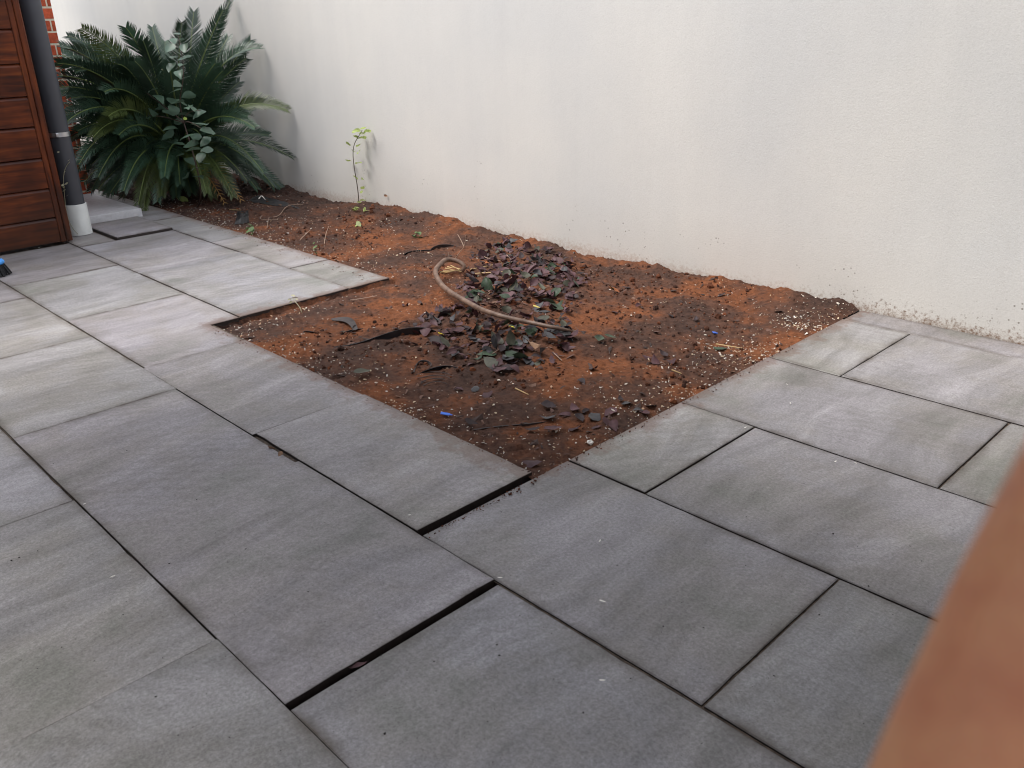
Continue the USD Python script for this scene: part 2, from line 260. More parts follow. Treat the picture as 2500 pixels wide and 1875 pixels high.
def wood_material(name, vertical):
    sc = (1, 9.0, 0.9) if vertical else (1, 0.9, 11.0)
    return M(name, {'g': ('geometry', {}), 'oi': ('object_info', {}), 'w': ('math', {'math_type': 'multiply', 'value2': 37.0}), 'm': ('mapping', {'scale': sc}),
        'n': ('noise_texture', {'dimensions': '4D', 'scale': 3.0, 'detail': 6.0, 'roughness': 0.6, 'distortion': 0.6}),
        'r': ('rgb_ramp', {'ramp': [(0.28, (0.016, 0.004, 0.002)), (0.45, (0.070, 0.015, 0.004)), (0.6, (0.125, 0.028, 0.006)), (0.75, (0.19, 0.052, 0.010))]}),
        'n2': ('noise_texture', {'scale': 5.0, 'detail': 3.0}), 'r2': ('rgb_ramp', {'ramp': [(0.35, (0.55, 0.5, 0.5)), (0.6, (1.1, 1.05, 1.0))]}), 'mx': ('mix', {'mix_type': 'multiply', 'fac': 0.9}),
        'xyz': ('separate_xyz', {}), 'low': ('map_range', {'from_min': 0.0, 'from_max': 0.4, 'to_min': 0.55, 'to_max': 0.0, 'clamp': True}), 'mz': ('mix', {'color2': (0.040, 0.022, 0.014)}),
        'b': ('bump', {'distance': 0.002, 'strength': 0.5}), 'p': ('principled_bsdf', {'roughness': 0.42, 'specular_ior_level': 0.3})},
        [('g.position', 'm.vector'), ('m.vector', 'n.vector'), ('oi.random', 'w.value1'), ('w.value', 'n.w'), ('n.fac', 'r.fac'), ('g.position', 'n2.vector'), ('n2.fac', 'r2.fac'),
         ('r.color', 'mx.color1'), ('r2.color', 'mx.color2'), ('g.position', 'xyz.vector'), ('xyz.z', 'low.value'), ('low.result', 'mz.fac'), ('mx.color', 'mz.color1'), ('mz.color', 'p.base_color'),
         ('n.fac', 'b.height'), ('b.normal', 'p.normal')])
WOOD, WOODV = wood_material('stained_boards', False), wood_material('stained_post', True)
BRICK = simple('red_brick', (0.48, 0.085, 0.034), 0.85, 0.35, 25., 0.003)
MORTAR = simple('cream_mortar', (0.80, 0.72, 0.56), 0.9, 0.12, 60., 0.003)
PVC_GREY = simple('grey_pipe_paint', (0.042, 0.044, 0.052), 0.45, 0.12, 6., 0.0)
PVC_WHITE = simple('white_plastic_socket', (0.66, 0.68, 0.66), 0.45, 0.10, 9., 0.0)
METAL = M('galvanised_band', {'p': ('principled_bsdf', {'metallic': 1.0, 'roughness': 0.35, 'base_color': (0.55, 0.56, 0.58)})}, [])
HOUSE = simple('house_render', (0.60, 0.60, 0.61), 0.9, 0.1, 3., 0.0)
FROND = simple('cycad_leaflet', (0.036, 0.074, 0.044), 0.36, 0.40, 5., 0.0, 0.6, transl=0.10, vary=0.5)
FROND_OLD = simple('cycad_leaflet_olive', (0.075, 0.105, 0.030), 0.42, 0.35, 9., 0.0, 0.5, transl=0.12)
FROND_DRY = simple('cycad_leaflet_dry', (0.34, 0.19, 0.06), 0.6, 0.3, 9., 0.0, 0.4, transl=0.1)
RACHIS = simple('cycad_rachis', (0.14, 0.19, 0.055), 0.4, 0.25, 8.)
TRUNK = simple('cycad_trunk', (0.045, 0.030, 0.022), 0.9, 0.4, 30., 0.01)
SHRUB = simple('shrub_leaf', (0.078, 0.135, 0.092), 0.42, 0.22, 14., 0.0, 0.6, transl=0.15)
SHRUB_Y = simple('young_leaf', (0.30, 0.42, 0.07), 0.45, 0.2, 14., 0.0, 0.5, transl=0.35)
SEED = simple('seedling_leaf', (0.36, 0.44, 0.14), 0.45, 0.2, 30., 0.0, 0.5, transl=0.35)
WEED = simple('weed_leaf', (0.13, 0.22, 0.08), 0.5, 0.3, 40., 0.0, 0.5, transl=0.2)
PALEWEED = simple('pale_weed', (0.38, 0.36, 0.24), 0.6, 0.3, 40., 0.0, 0.4, transl=0.1)
STEM = simple('brown_stem', (0.075, 0.050, 0.040), 0.6, 0.3, 30.)
LEAFM = {k: simple('leaf_' + k, c, r + .1, 0.40, 30., 0.0015, 0.32, 60., transl=0.05) for k, c, r in (
    ('plum', (0.095, 0.048, 0.054), 0.48), ('maroon', (0.066, 0.028, 0.032), 0.5), ('dark', (0.038, 0.024, 0.026), 0.5), ('slate', (0.062, 0.060, 0.064), 0.42),
    ('green', (0.044, 0.066, 0.040), 0.42), ('olive', (0.068, 0.068, 0.048), 0.45), ('rust', (0.30, 0.10, 0.035), 0.6), ('tan', (0.27, 0.16, 0.10), 0.65))}
HOSE = M('dusty_hose', {'g': ('geometry', {}), 'n': ('noise_texture', {'scale': 16.0, 'detail': 6.0, 'roughness': 0.65}), 'xyz': ('separate_xyz', {}),
    'r': ('rgb_ramp', {'ramp': [(0.3, (0.070, 0.040, 0.028)), (0.5, (0.155, 0.094, 0.066)), (0.72, (0.25, 0.17, 0.125))]}),
    'b': ('bump', {'distance': 0.001, 'strength': 0.4}), 'p': ('principled_bsdf', {'roughness': 0.5})},
    [('g.position', 'n.vector'), ('n.fac', 'r.fac'), ('r.color', 'p.base_color'), ('n.fac', 'b.height'), ('b.normal', 'p.normal')])
STRAW = simple('dry_straw', (0.56, 0.40, 0.19), 0.6, 0.25, 40.)
TWIG = simple('grey_twig', (0.33, 0.23, 0.17), 0.7, 0.3, 40.)
BLACKP = simple('black_sheet', (0.014, 0.013, 0.015), 0.42, 0.4, 20., 0.003)
BLACKD = simple('dusty_black_sheet', (0.045, 0.034, 0.032), 0.6, 0.5, 12., 0.003)
YELLOW = simple('yellow_plastic', (0.85, 0.68, 0.03), 0.4, 0.05)
BLUE = simple('blue_plastic', (0.03, 0.14, 0.62), 0.4, 0.05)
BROOMB = simple('blue_broom_plastic', (0.07, 0.33, 0.82), 0.32, 0.05)
BRISTLE = simple('black_bristle', (0.006, 0.006, 0.008), 0.6, 0.2)
CHIP = M('pale_chips', {'oi': ('object_info', {}), 'r': ('rgb_ramp', {'ramp': [(0.0, (0.66, 0.60, 0.52)), (0.35, (0.60, 0.48, 0.33)), (0.6, (0.74, 0.71, 0.66)), (0.85, (0.42, 0.26, 0.16)), (1.0, (0.55, 0.53, 0.5))], 'interpolate': False}),
    'p': ('principled_bsdf', {'roughness': 0.7})}, [('oi.random', 'r.fac'), ('r.color', 'p.base_color')])
CLOD = M('soil_clod', {'oi': ('object_info', {}), 'r': ('rgb_ramp', {'ramp': [(0.0, (0.035, 0.019, 0.015)), (0.5, (0.085, 0.036, 0.022)), (1.0, (0.16, 0.055, 0.026))]}),
    'p': ('principled_bsdf', {'roughness': 0.95, 'specular_ior_level': 0.2})}, [('oi.random', 'r.fac'), ('r.color', 'p.base_color')])
MULCH = M('bark_mulch', {'oi': ('object_info', {}), 'r': ('rgb_ramp', {'ramp': [(0.0, (0.022, 0.013, 0.011)), (0.4, (0.06, 0.030, 0.022)), (0.75, (0.10, 0.048, 0.035)), (1.0, (0.20, 0.11, 0.07))]}),
    'p': ('principled_bsdf', {'roughness': 0.75})}, [('oi.random', 'r.fac'), ('r.color', 'p.base_color')])
WHITE = simple('white_bit', (0.78, 0.76, 0.70), 0.5, 0.05)
DARKBIT = simple('dark_speck', (0.018, 0.013, 0.012), 0.8, 0.3)
SKIN = M('skin', {'g': ('geometry', {}), 'n': ('noise_texture', {'scale': 95.0, 'detail': 4.0, 'roughness': 0.6}), 'n2': ('noise_texture', {'scale': 260.0, 'detail': 3.0}),
    'r': ('rgb_ramp', {'ramp': [(0.32, (0.62, 0.245, 0.13)), (0.5, (0.72, 0.325, 0.17)), (0.66, (0.78, 0.40, 0.20))]}), 'b': ('bump', {'distance': 0.0006, 'strength': 0.5}),
    'p': ('principled_bsdf', {'roughness': 0.5, 'subsurface_weight': 0.12, 'subsurface_scale': 0.004, 'subsurface_radius': (1, 0.35, 0.2)})},
    [('g.position', 'n.vector'), ('n.fac', 'r.fac'), ('r.color', 'p.base_color'), ('g.position', 'n2.vector'), ('n2.fac', 'b.height'), ('b.normal', 'p.normal')])

# ------------------------------------------------------------------ ground, paving
g = trimesh.Trimesh([[-200, -200, -.09], [200, -200, -.09], [200, 200, -.09], [-200, 200, -.09]], [[0, 1, 2], [0, 2, 3]])
solo('ground', g, SAND, 'dark sandy ground under the paving', 'ground', kind='structure')
paving = tag(UsdGeom.Xform.Define(stage, '/World/pavement'), 'large grey stone paving slabs laid in staggered rows around the soil bed', 'pavement', kind='structure')
# bedding sand just under the joints (cut away where the soil bed is)
for a in ((-9, 2.5, -3, .600), (-9, -1.337, .6001, 1.198), (-1.306, 2.5, .6001, 1.198), (-9, -1.656, 1.1981, 1.66), (-1.612, 2.5, 1.1981, 3.83), (-9, -3.76, 1.6601, 2.69)):
    q = [[a[0], a[2], -.008], [a[1], a[2], -.008], [a[1], a[3], -.008], [a[0], a[3], -.008]]
    obj('bedding_sand', trimesh.Trimesh(q, [[0, 1, 2], [0, 2, 3]]), JOINT, paving)
def slab_mesh(poly, z, c=0.0025, thick=0.04, tilt=(0, 0), seed=None, band=0.035):
    """a slab with a chamfered, slightly uneven edge; returns the mesh and each vertex's nearness to the edge"""
    P = Polygon(poly); out = np.array((P if P.exterior.is_ccw else Polygon(poly[::-1])).exterior.coords)[:-1]
    if seed is not None:
        o2 = []
        for a, b in zip(out, np.roll(out, -1, 0)):
            k = max(1, int(np.linalg.norm(b-a)/.055)); o2 += [a + (b-a)*t for t in np.arange(k)/k]
        out = np.array(o2)
    n = len(out); nr = []
    for i in range(n):
        a, b, d = out[i-1], out[i], out[(i+1) % n]
        e1, e2 = (b-a)/np.linalg.norm(b-a), (d-b)/np.linalg.norm(d-b)
        n1, n2 = np.array([-e1[1], e1[0]]), np.array([-e2[1], e2[0]]); nr.append((n1+n2)/(1+n1@n2))
    nr = np.array(nr); r = np.random.default_rng(seed or 0); j = (r.uniform(0, .0011, (n, 1)) if seed is not None else np.zeros((n, 1)))
    if seed is not None: j += (r.uniform(0, 1, (n, 1)) > .955)*r.uniform(.0008, .0024, (n, 1))
    edge, inn, core = out + nr*j, out + nr*(j + c*(1 + (r.uniform(-.3, .5, (n, 1)) if seed is not None else 0))), out + nr*band
    cen = out.mean(0)
    def lift(q, zz): return np.c_[q, zz + (q-cen) @ np.array(tilt)]
    V = np.vstack([lift(core, z), lift(inn, z), lift(edge, z-c), lift(edge, z-thick)])
    tv, tf = trimesh.creation.triangulate_polygon(Polygon(core), engine='earcut')
    idx = np.argmin(((core[None]-tv[:, None])**2).sum(2), 1)
    F = [[idx[a] for a in t] for t in tf]
    F = [t if np.cross(core[t[1]]-core[t[0]], core[t[2]]-core[t[0]]) > 0 else t[::-1] for t in F]
    for q in range(3):
        for i in range(n):
            k = (i+1) % n; a, b, cc, d = q*n+i, q*n+k, (q+1)*n+k, (q+1)*n+i
            F += [[a, d, cc], [a, cc, b]]
    return trimesh.Trimesh(V, F, process=False), np.r_[np.zeros(n), np.ones(3*n)]
SLABS = []
def S(x0, x1, y0, y1, z=0., m=None, c=.0025, tilt=None): SLABS.append(([(x0, y0), (x1, y0), (x1, y1), (x0, y1)], z, m, c, tilt))
G = 0.0044
def row(y0, y1, xs, z=0.):
    for a, b in zip(xs[:-1], xs[1:]): S(a+G/2, b-G/2, y0, y1, z + rng.uniform(-.0015, .0015))
row(-1.2, -.605, [-6.05, -5.22, -4.31, -3.41, -2.51, -1.61, -.71, .19, 1.09, 2.0]); row(-.6, -.003, [-6.05, -4.92, -4.01, -3.11, -2.21, -1.31, -.41, .49, 1.4, 2.0])
# row 0 (front left)
row(.003, .598, [-6.05, -5.22, -4.33, -3.428, -2.523]); S(-2.520, -1.6211, .003, .5985, .001, 1, .0009); S(-1.6209, -.715, .003, .6012, .0012, 5, .0009); row(.003, .597, [-.713, .19, 1.09, 2.0])
# row 1
row(.6035, 1.192, [-6.05, -4.915, -4.012, -3.118]); SLABS.append(([(-3.1155, .6022), (-1.327, .6022), (-1.327, 1.196), (-2.2412, 1.196), (-2.2420, 1.1835), (-3.1155, 1.1835)], .003, 0, .0015, (0, 0))); S(-1.3105, -.41, .6035, 1.193, -.002, 4); row(.6035, 1.193, [-.4075, .49, 1.4, 2.0])
# row 2, cut along the bed
row(1.199, 1.793, [-6.045, -5.219, -4.342])
SLABS.append(([(-4.338, 1.199), (-3.43, 1.199), (-3.43, 1.645), (-3.752, 1.645), (-3.752, 1.792), (-4.338, 1.792)], .0, 0, .0025, None))
S(-3.427, -2.5249, 1.1875, 1.648, .003, 3, .0009, (0, 0)); S(-2.5245, -1.642, 1.2012, 1.655, .0033, 3, .0012, (0, .001)); S(-1.618, -.7155, 1.200, 1.791, -.001, 2); row(1.2, 1.791, [-.7125, .19, 1.09, 2.0])
# row 3
row(1.799, 2.032, [-6.42, -5.886]); row(1.799, 2.428, [-5.883, -4.932, -3.753])
S(-6.465, -5.889, 2.046, 2.428, .018, 0, .004)
S(-1.616, -1.3165, 1.797, 2.400, .001, 1); S(-1.3125, -.412, 1.797, 2.4, -.001, 2); row(1.797, 2.4, [-.41, .49, 1.4, 2.0])
# row 4
row(2.4315, 2.695, [-8.2, -7.18, -6.285, -5.318, -4.352, -3.754])
S(-1.618, -.7135, 2.405, 3.006, .0, 2); row(2.405, 3.006, [-.710, .19, 1.09, 2.0])
# rows 5, 6
S(-1.616, -1.3125, 3.0125, 3.652, .0, 1); S(-1.309, -.41, 3.0125, 3.652, .001, 2); row(3.0125, 3.652, [-.407, .49, 1.4, 2.0]); row(3.657, 3.828, [-1.612, -.71, .2, 1.1, 2.0], -.001)
for i, (poly, z, m, c, tilt) in enumerate(SLABS):
    if m is None: m = int(rng.integers(0, 6))
    if tilt is None: tilt = rng.uniform(-.0012, .0012, 2)
    sm, ed = slab_mesh(poly, z, c, .04, tilt, 100+i)
    for tx, ty in ((-2.525, 1.4), (-1.621, .3), (-4.932, 2.1), (-5.318, 2.5)):     # butt joints, closed and clean
        ed = ed*np.where((np.abs(sm.vertices[:, 0]-tx) < .03) & (np.abs(sm.vertices[:, 1]-ty) < .33), .25, 1)
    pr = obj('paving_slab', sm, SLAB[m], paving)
    UsdGeom.PrimvarsAPI(pr).CreatePrimvar('edge', Sdf.ValueTypeNames.FloatArray, 'vertex').Set(Vt.FloatArray.FromNumpy(ed.astype(np.float32)))

# ------------------------------------------------------------------ wall, house wing on the left, an unseen house with added shade roofs round the court
solo('rendered_wall', box((-13.5, 3.835, -.3), (2.6, 4.06, 2.9)), WALL, 'long off-white cement rendered garden wall behind the soil bed', 'wall')

tw = thing('timber_wall', 'reddish brown stained wall of wide horizontal boards at the far left', 'wall', (-6.06, 1.8, 0))
zs = [-.012 + .0, .179, .365, .556, .747, .926, 1.115, 1.311, 1.50, 1.69, 1.88, 2.07, 2.26, 2.45]
zs[0] = .016
for a, b in zip(zs[:-1], zs[1:]):
    # a board with a sloping drip edge at the top: profile in x-z swept along y
    p = np.array([(-6.075, a+.004), (-6.064, a), (-6.062, b-.022), (-6.075, b-.004), (-6.10, b-.004), (-6.10, a+.004)])
    q = trimesh.creation.extrude_polygon(Polygon(p), 4.75, engine='earcut'); v = q.vertices.copy()
    q.vertices = np.c_[v[:, 0], v[:, 2]-3.0, v[:, 1]]; q.fix_normals()
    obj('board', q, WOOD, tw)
obj('end_post', cbox((-6.11, 1.752, .012), (-6.056, 1.785, 2.5), .004), WOODV, tw); obj('end_post', cbox((-6.12, 1.7865, .012), (-6.05, 1.822, 2.5), .005), WOODV, tw)
obj('backing', box((-6.22, -3, .012), (-6.103, 1.80, 2.46)), BLACKD, tw)
obj('return_panel', box((-7.6, 1.70, .0), (-6.222, 1.79, 2.46)), WOODV, tw)

bh = thing('brick_house', 'red brick house corner with cream mortar behind the grey downpipe', 'house', (-7.5, 2.3, 0))
yc = 2.478
obj('mortar', box((-7.62, 1.6, -.02), (-7.4985, yc-.001, 2.9)), MORTAR, bh)
obj('wall', box((-11.5, -3, 2.901), (-7.51, yc-.01, 3.7)), HOUSE, bh); obj('wall', box((-11.5, 1.6, -.02), (-7.63, yc-.01, 2.89)), HOUSE, bh)  # unseen upper box, raised to shade the far left of the garden wall
for k in range(34):
    z = .0 + k*.086; y = yc - (0.036 if k % 2 else 0.0)
    if k % 2: obj('brick', cbox((-7.60, yc-.026, z), (-7.497, yc, z+.073), .002), BRICK, bh)
    while y > 1.85:
        obj('brick', cbox((-7.60, max(y-.23, 1.7), z), (-7.497, y, z+.073), .002), BRICK, bh); y -= .24

dp = thing('downpipe', 'dark grey round downpipe with white base socket beside the timber wall', 'downpipe', (-6.27, 1.955, 0))
def cyl(r, z0, z1, n=48, c=(-6.27, 1.9465)):
    m = trimesh.creation.cylinder(r, z1-z0, sections=n); m.apply_translation((c[0], c[1], (z0+z1)/2)); return m
def lathe(prof, c, n=48):
    m = trimesh.creation.revolve(np.array(prof), sections=n); m.apply_translation((c[0], c[1], 0)); return m
obj('pipe', cyl(.066, .19, 2.9), PVC_GREY, dp, smooth=40)
obj('base_socket', lathe([(0, .003), (.0755, .003), (.0755, .206), (.0735, .209), (.068, .209), (.068, .19), (0, .19)], (-6.27, 1.9465)), PVC_WHITE, dp, smooth=40)
bd = obj('bracket_band', lathe([(.0663, .652), (.069, .652), (.069, .680), (.0663, .680)], (-6.27, 1.9465)), METAL, dp, smooth=40)
obj('screw', cbox((-6.214, 1.905, .655), (-6.197, 1.925, .677), .003), METAL, bd)

st = solo('step_slab', slab_mesh([(-7.49, 1.85), (-6.51, 1.85), (-6.51, 2.478), (-7.49, 2.478)], .0605, .003, .062, band=.02)[0], CONCRETE, 'pale grey raised concrete step slab behind the white pipe base', 'step')

hs = thing('house', 'unseen tall rendered house at the near end of the courtyard, with roofs added for shade', 'house', (1.6, 0, 0))
obj('wall', box((1.9, -6, 0), (2.2, 3.83, 5.5)), HOUSE, hs); obj('wall', box((-5.6, -3.6, 0), (1.88, -3.3, 4.0)), HOUSE, hs)  # unseen walls, placed to cut sky light and bounce some onto the hand
obj('verandah_roof', box((-2.9, -1.1, 2.35), (.7, 1.30, 2.47)), HOUSE, hs); obj('verandah_roof', box((-4.3, -1.1, 2.36), (-2.902, 1.05, 2.46)), HOUSE, hs); obj('eave', box((-1.2, 1.46, 2.80), (1.898, 3.83, 2.9)), HOUSE, hs)  # overhead slabs added out of view to shade the paving and right wall

# ------------------------------------------------------------------ soil bed
PROF = np.array([(-9, .0), (-7.2, .02), (-6.734, .004), (-6.42, -.02), (-5.962, -.03), (-5.73, -.01), (-5.505, .03), (-5.171, .022), (-4.958, .007), (-4.837, .038), (-4.724, .022), (-4.499, .025), (-4.302, .006), (-4.057, .0), (-3.885, .012), (-3.768, -.006), (-3.426, -.008), (-3.214, -.02), (-3.08, -.02), (-2.762, -.001), (-2.472, .006), (-2.384, .017), (-2.217, .02), (-2.088, .019), (-1.993, .034), (-1.913, .034), (-1.812, .028), (-1.7, .045), (-1.64, .02), (-1.5, -.02)])
HEAPC = np.array([on_z(1215, 720)[:2], on_z(1270, 830)[:2], on_z(1330, 690)[:2]])
def soil_h(x, y):
    x, y = np.asarray(x, float), np.asarray(y, float); p = np.stack([x, y, np.zeros_like(x)], -1)
    h = -.012 + .045*(meshkit.fbm(p*2.1, 3, 5)-.5)
    w = np.exp(-((3.835-y)/.22)**2); h = h*(1-w) + (np.interp(x, PROF[:, 0], PROF[:, 1]) + .05*(meshkit.fbm(p*7.3, 3, 61)-.5))*w
    for c, a, s in ((HEAPC[0], .03, .3), (HEAPC[1], .025, .25), (HEAPC[2], .03, .28)): h = h + a*np.exp(-((x-c[0])**2+(y-c[1])**2)/s**2)
    # sunk along the slabs, most along the short left edge
    inA = x > -3.75
    dl = np.where(inA, np.minimum(y-1.65, np.minimum(np.where(y < 2.70, x+3.75, 9), -1.62-x)), y-2.70)
    edge = np.exp(-np.maximum(dl, 0)/.09)
    h = h*(1-edge*.8) - edge*.010
    h = h - .022*np.exp(-np.maximum(x+3.75, 0)/.16)*inA*(y < 2.72)*(y > 1.6)
    p2 = np.stack([x, y, h*0], -1)
    h = h + .024*(meshkit.fbm(p2*17, 4, 11)-.5) + .014*np.maximum(meshkit.fbm(p2*55, 3, 3)-.52, 0)*2.2
    return h
def soil():
    s = .0085; xs = np.arange(-8.6, -1.615, s); ys = np.arange(1.640, 3.8401, s)
    X, Y = np.meshgrid(xs, ys, indexing='ij'); Z = soil_h(X, Y)
    keep = (Y >= 1.640) & ((X > -3.765) | (Y > 2.688))
    idx = -np.ones(X.shape, int); use = keep; idx[use] = np.arange(use.sum())
    V = np.c_[X[use], Y[use], Z[use]]
    a, b, c, d = idx[:-1, :-1], idx[1:, :-1], idx[1:, 1:], idx[:-1, 1:]
    ok = (a >= 0) & (b >= 0) & (c >= 0) & (d >= 0)
    F = np.vstack([np.c_[a[ok], b[ok], c[ok]], np.c_[a[ok], c[ok], d[ok]]])
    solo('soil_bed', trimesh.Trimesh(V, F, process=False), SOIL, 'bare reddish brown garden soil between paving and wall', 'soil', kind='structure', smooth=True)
soil()
def on_soil(px, py, up=0.):
    q = on_z(px, py, 0.0)
    for _ in range(3): q = on_z(px, py, float(soil_h(q[0], q[1])) + up)
    return q
def rand_bed(n, seed):
    r = np.random.default_rng(seed); out = []
    while len(out) < n:
        x, y = r.uniform(-7.4, -1.625), r.uniform(1.655, 3.82)
        if x > -3.74 or y > 2.71: out.append((x, y))
    return np.array(out)

def scatter(name, protos, mat, P, scales, flat, label, cat, seed):
    """PointInstancer of small lumps (stuff)"""
    pi = UsdGeom.PointInstancer.Define(stage, '/World/' + name); r = np.random.default_rng(seed)
    for k, m in enumerate(protos):
        usdkit.mesh(stage, f'/World/{name}/piece_{k:03d}' if k else f'/World/{name}/piece', m, mat); pi.CreatePrototypesRel().AddTarget(f'/World/{name}/piece_{k:03d}' if k else f'/World/{name}/piece')
    n = len(P); pi.CreateProtoIndicesAttr(Vt.IntArray.FromNumpy(r.integers(0, len(protos), n).astype(np.int32)))
    pi.CreatePositionsAttr(Vt.Vec3fArray.FromNumpy(np.asarray(P, np.float32)))
    pi.CreateScalesAttr(Vt.Vec3fArray.FromNumpy(np.repeat(np.asarray(scales, np.float32)[:, None], 3, 1)))
    qs = []
    for i in range(n):
        a = r.uniform(0, 2*np.pi); t = r.normal(0, flat, 2)
        rot = Gf.Rotation(Gf.Vec3d(0, 0, 1), math.degrees(a))*Gf.Rotation(Gf.Vec3d(1, 0, 0), math.degrees(t[0]))*Gf.Rotation(Gf.Vec3d(0, 1, 0), math.degrees(t[1]))
        qq = rot.GetQuat(); qs.append(Gf.Quath(float(qq.GetReal()), *[float(v) for v in qq.GetImaginary()]))
    pi.CreateOrientationsAttr(Vt.QuathArray(qs))
    tag(pi, label, cat, kind='stuff')
def lump(seed, sub=1, flat=1., amp=.35):
    m = trimesh.creation.icosphere(subdivisions=sub, radius=1.); r = np.random.default_rng(seed)
    m.vertices = m.vertices*(1+r.uniform(-amp, amp, (len(m.vertices), 1)))*np.array([1, r.uniform(.6, 1), flat]); return m
# clods
P = rand_bed(5200, 21); dens = meshkit.fbm(np.c_[P*2.3, P[:, :1]*0], 3, 8); P = P[dens > .54]
sc = np.clip(np.random.default_rng(2).lognormal(math.log(.0042), .5, len(P)), .002, .016)
scatter('soil_clods', [lump(i) for i in range(5)], CLOD, np.c_[P, soil_h(P[:, 0], P[:, 1]) + sc*.3], sc, .5, 'small crumbly clods of soil scattered over the bed', 'soil clods', 3)
def leaf_mesh(length, width, curl=.25, cup=.2, tip=1.0, seed=0, nu=6):
    """ovate leaf lying along +x from its stalk, folded a little along the midrib"""
    r = np.random.default_rng(seed); V, F = [], []
    us = np.linspace(0, 1, nu+1)
    for u in us:
        w = width*.5*(math.sin(math.pi*min(u, 1)**.75)**.8 if 0 < u < 1 else .02)
        if u > .8: w *= .9
        bend = curl*length*(u-.5)**2*2; ph = r.uniform(-.06, .06)*width
        for s, k in ((-1, 1.), (-.5, .4), (0, 0), (.5, .4), (1, 1.)):
            V.append(((u-.5)*length - (cup*.1)*abs(s)*length*.0, s*w, bend + k*cup*w*1.2 + ph*abs(s)))
    for i in range(nu):
        for k in range(4):
            a = i*5+k; F += [[a, a+5, a+6], [a, a+6, a+1]]
    return np.array(V), np.array(F)
def place(vf, pos, yaw=0., pitch=0., roll=0.):
    v, f = vf; R = trimesh.transformations.euler_matrix(roll, pitch, yaw, 'sxyz')[:3, :3]
    return trimesh.Trimesh(v @ R.T + np.asarray(pos), f, process=False)
# pale chips, densest along the slab edges
r = np.random.default_rng(5)
P = rand_bed(26000, 31); dl = np.where(P[:, 0] > -3.75, np.minimum(P[:, 1]-1.65, np.minimum(-1.62-P[:, 0], np.where(P[:, 1] < 2.7, P[:, 0]+3.75+.1, 9))), P[:, 1]-2.7+.05)
pr = .020 + .80*np.exp(-dl/.17) + .10*(meshkit.fbm(np.c_[P*3.1, P[:, :1]*0], 3, 14) > .55)
pr = pr*np.clip(1.6*meshkit.fbm(np.c_[P*4.2, P[:, :1]*0], 3, 44), .0, 1.2)
P = P[r.uniform(0, 1, len(P)) < pr*1.15]
c1, c2 = on_z(1955, 785)[:2], on_z(1800, 850)[:2]
P = np.vstack([P, c1 + r.normal(0, (.07, .05), (150, 2)), c2 + r.normal(0, (.09, .10), (240, 2)), on_z(480, 505)[:2] + r.normal(0, (.35, .05), (90, 2))])
P = P[(P[:, 0] < -1.624) & (P[:, 1] < 3.82) & (P[:, 1] > 1.66) & ((P[:, 0] > -3.74) | (P[:, 1] > 2.70))]
sc = np.clip(r.lognormal(math.log(.0023), .48, len(P)), .0013, .0075)
scatter('pale_chips', [place((lump(40+i, 0, .4, .35).vertices*np.array([1.25, .8, 1]), lump(40+i, 0, .4, .35).faces), (0, 0, 0)) for i in range(5)], CHIP, np.c_[P, soil_h(P[:, 0], P[:, 1]) + sc*.35], sc, .4, 'tiny pale stone chips and husks sprinkled over the soil', 'stone chips', 6)
# bark and leaf crumbs
def flake(seed):
    r = np.random.default_rng(seed); n = 6; a = np.sort(r.uniform(0, 2*np.pi, n)); p = np.c_[np.cos(a)*1.0, np.sin(a)*r.uniform(.3, .55), r.uniform(-.12, .12, n)]
    V = np.vstack([p, [[0, 0, .16]]]); return trimesh.Trimesh(V, [[i, (i+1) % n, n] for i in range(n)], process=False)
P = rand_bed(4200, 51); near = np.clip((-5.2-P[:, 0])/1.2, 0, 1)*.9 + .16 + .25*(meshkit.fbm(np.c_[P*2.6, P[:, :1]*0], 3, 71) > .56)
P = P[r.uniform(0, 1, len(P)) < near]; P = np.vstack([P, np.concatenate([c + r.normal(0, .22, (170, 2)) for c in HEAPC])]); P = P[(P[:, 0] < -1.64) & (P[:, 1] < 3.8) & (P[:, 1] > 1.67)]
sc = np.clip(r.lognormal(math.log(.010), .45, len(P)), .004, .028)
scatter('bark_crumbs', [flake(60+i) for i in range(6)], MULCH, np.c_[P, soil_h(P[:, 0], P[:, 1]) + .004], sc, .35, 'dark bark flakes and leaf crumbs littering the soil', 'bark mulch', 8)

# ------------------------------------------------------------------ leaves
def fallen(pos, length, mat, label, group=None, yaw=None, tilt=.35, seed=0, curl=None, width=None):
    r = np.random.default_rng(seed+1000)
    m = place(leaf_mesh(length, width or length*r.uniform(.5, .68), curl if curl is not None else r.uniform(-.35, .5), r.uniform(-.3, .5), seed=seed), pos, r.uniform(0, 6.28) if yaw is None else yaw, r.normal(0, tilt), r.normal(0, tilt))
    return solo('fallen_leaf', m, mat, label, 'leaf', group, smooth=True)

from shapely.geometry import Point
HEAP = Polygon([on_z(*p)[:2] for p in [(1170, 610), (1240, 585), (1320, 605), (1370, 630), (1420, 680), (1405, 735), (1375, 780), (1400, 845), (1330, 890), (1240, 905), (1130, 880), (1040, 830), (1000, 790), (1060, 765), (1150, 730), (1130, 690), (1160, 650)]])
r = np.random.default_rng(17); bx = HEAP.bounds; k = 0; nh = 0
keys = ['plum', 'maroon', 'dark', 'slate', 'green', 'olive']
names = {'plum': ('plum purple dry leaf in the swept heap on the soil', 'plum leaves in the heap'), 'maroon': ('deep maroon dry leaf in the swept heap on the soil', 'maroon leaves in the heap'),
         'dark': ('blackish brown dry leaf in the swept heap on the soil', 'blackish leaves in the heap'), 'slate': ('slate grey dry leaf in the swept heap on the soil', 'slate grey leaves in the heap'),
         'green': ('dark green leaf in the swept heap on the soil', 'green leaves in the heap'), 'olive': ('dull olive leaf in the swept heap on the soil', 'olive leaves in the heap')}
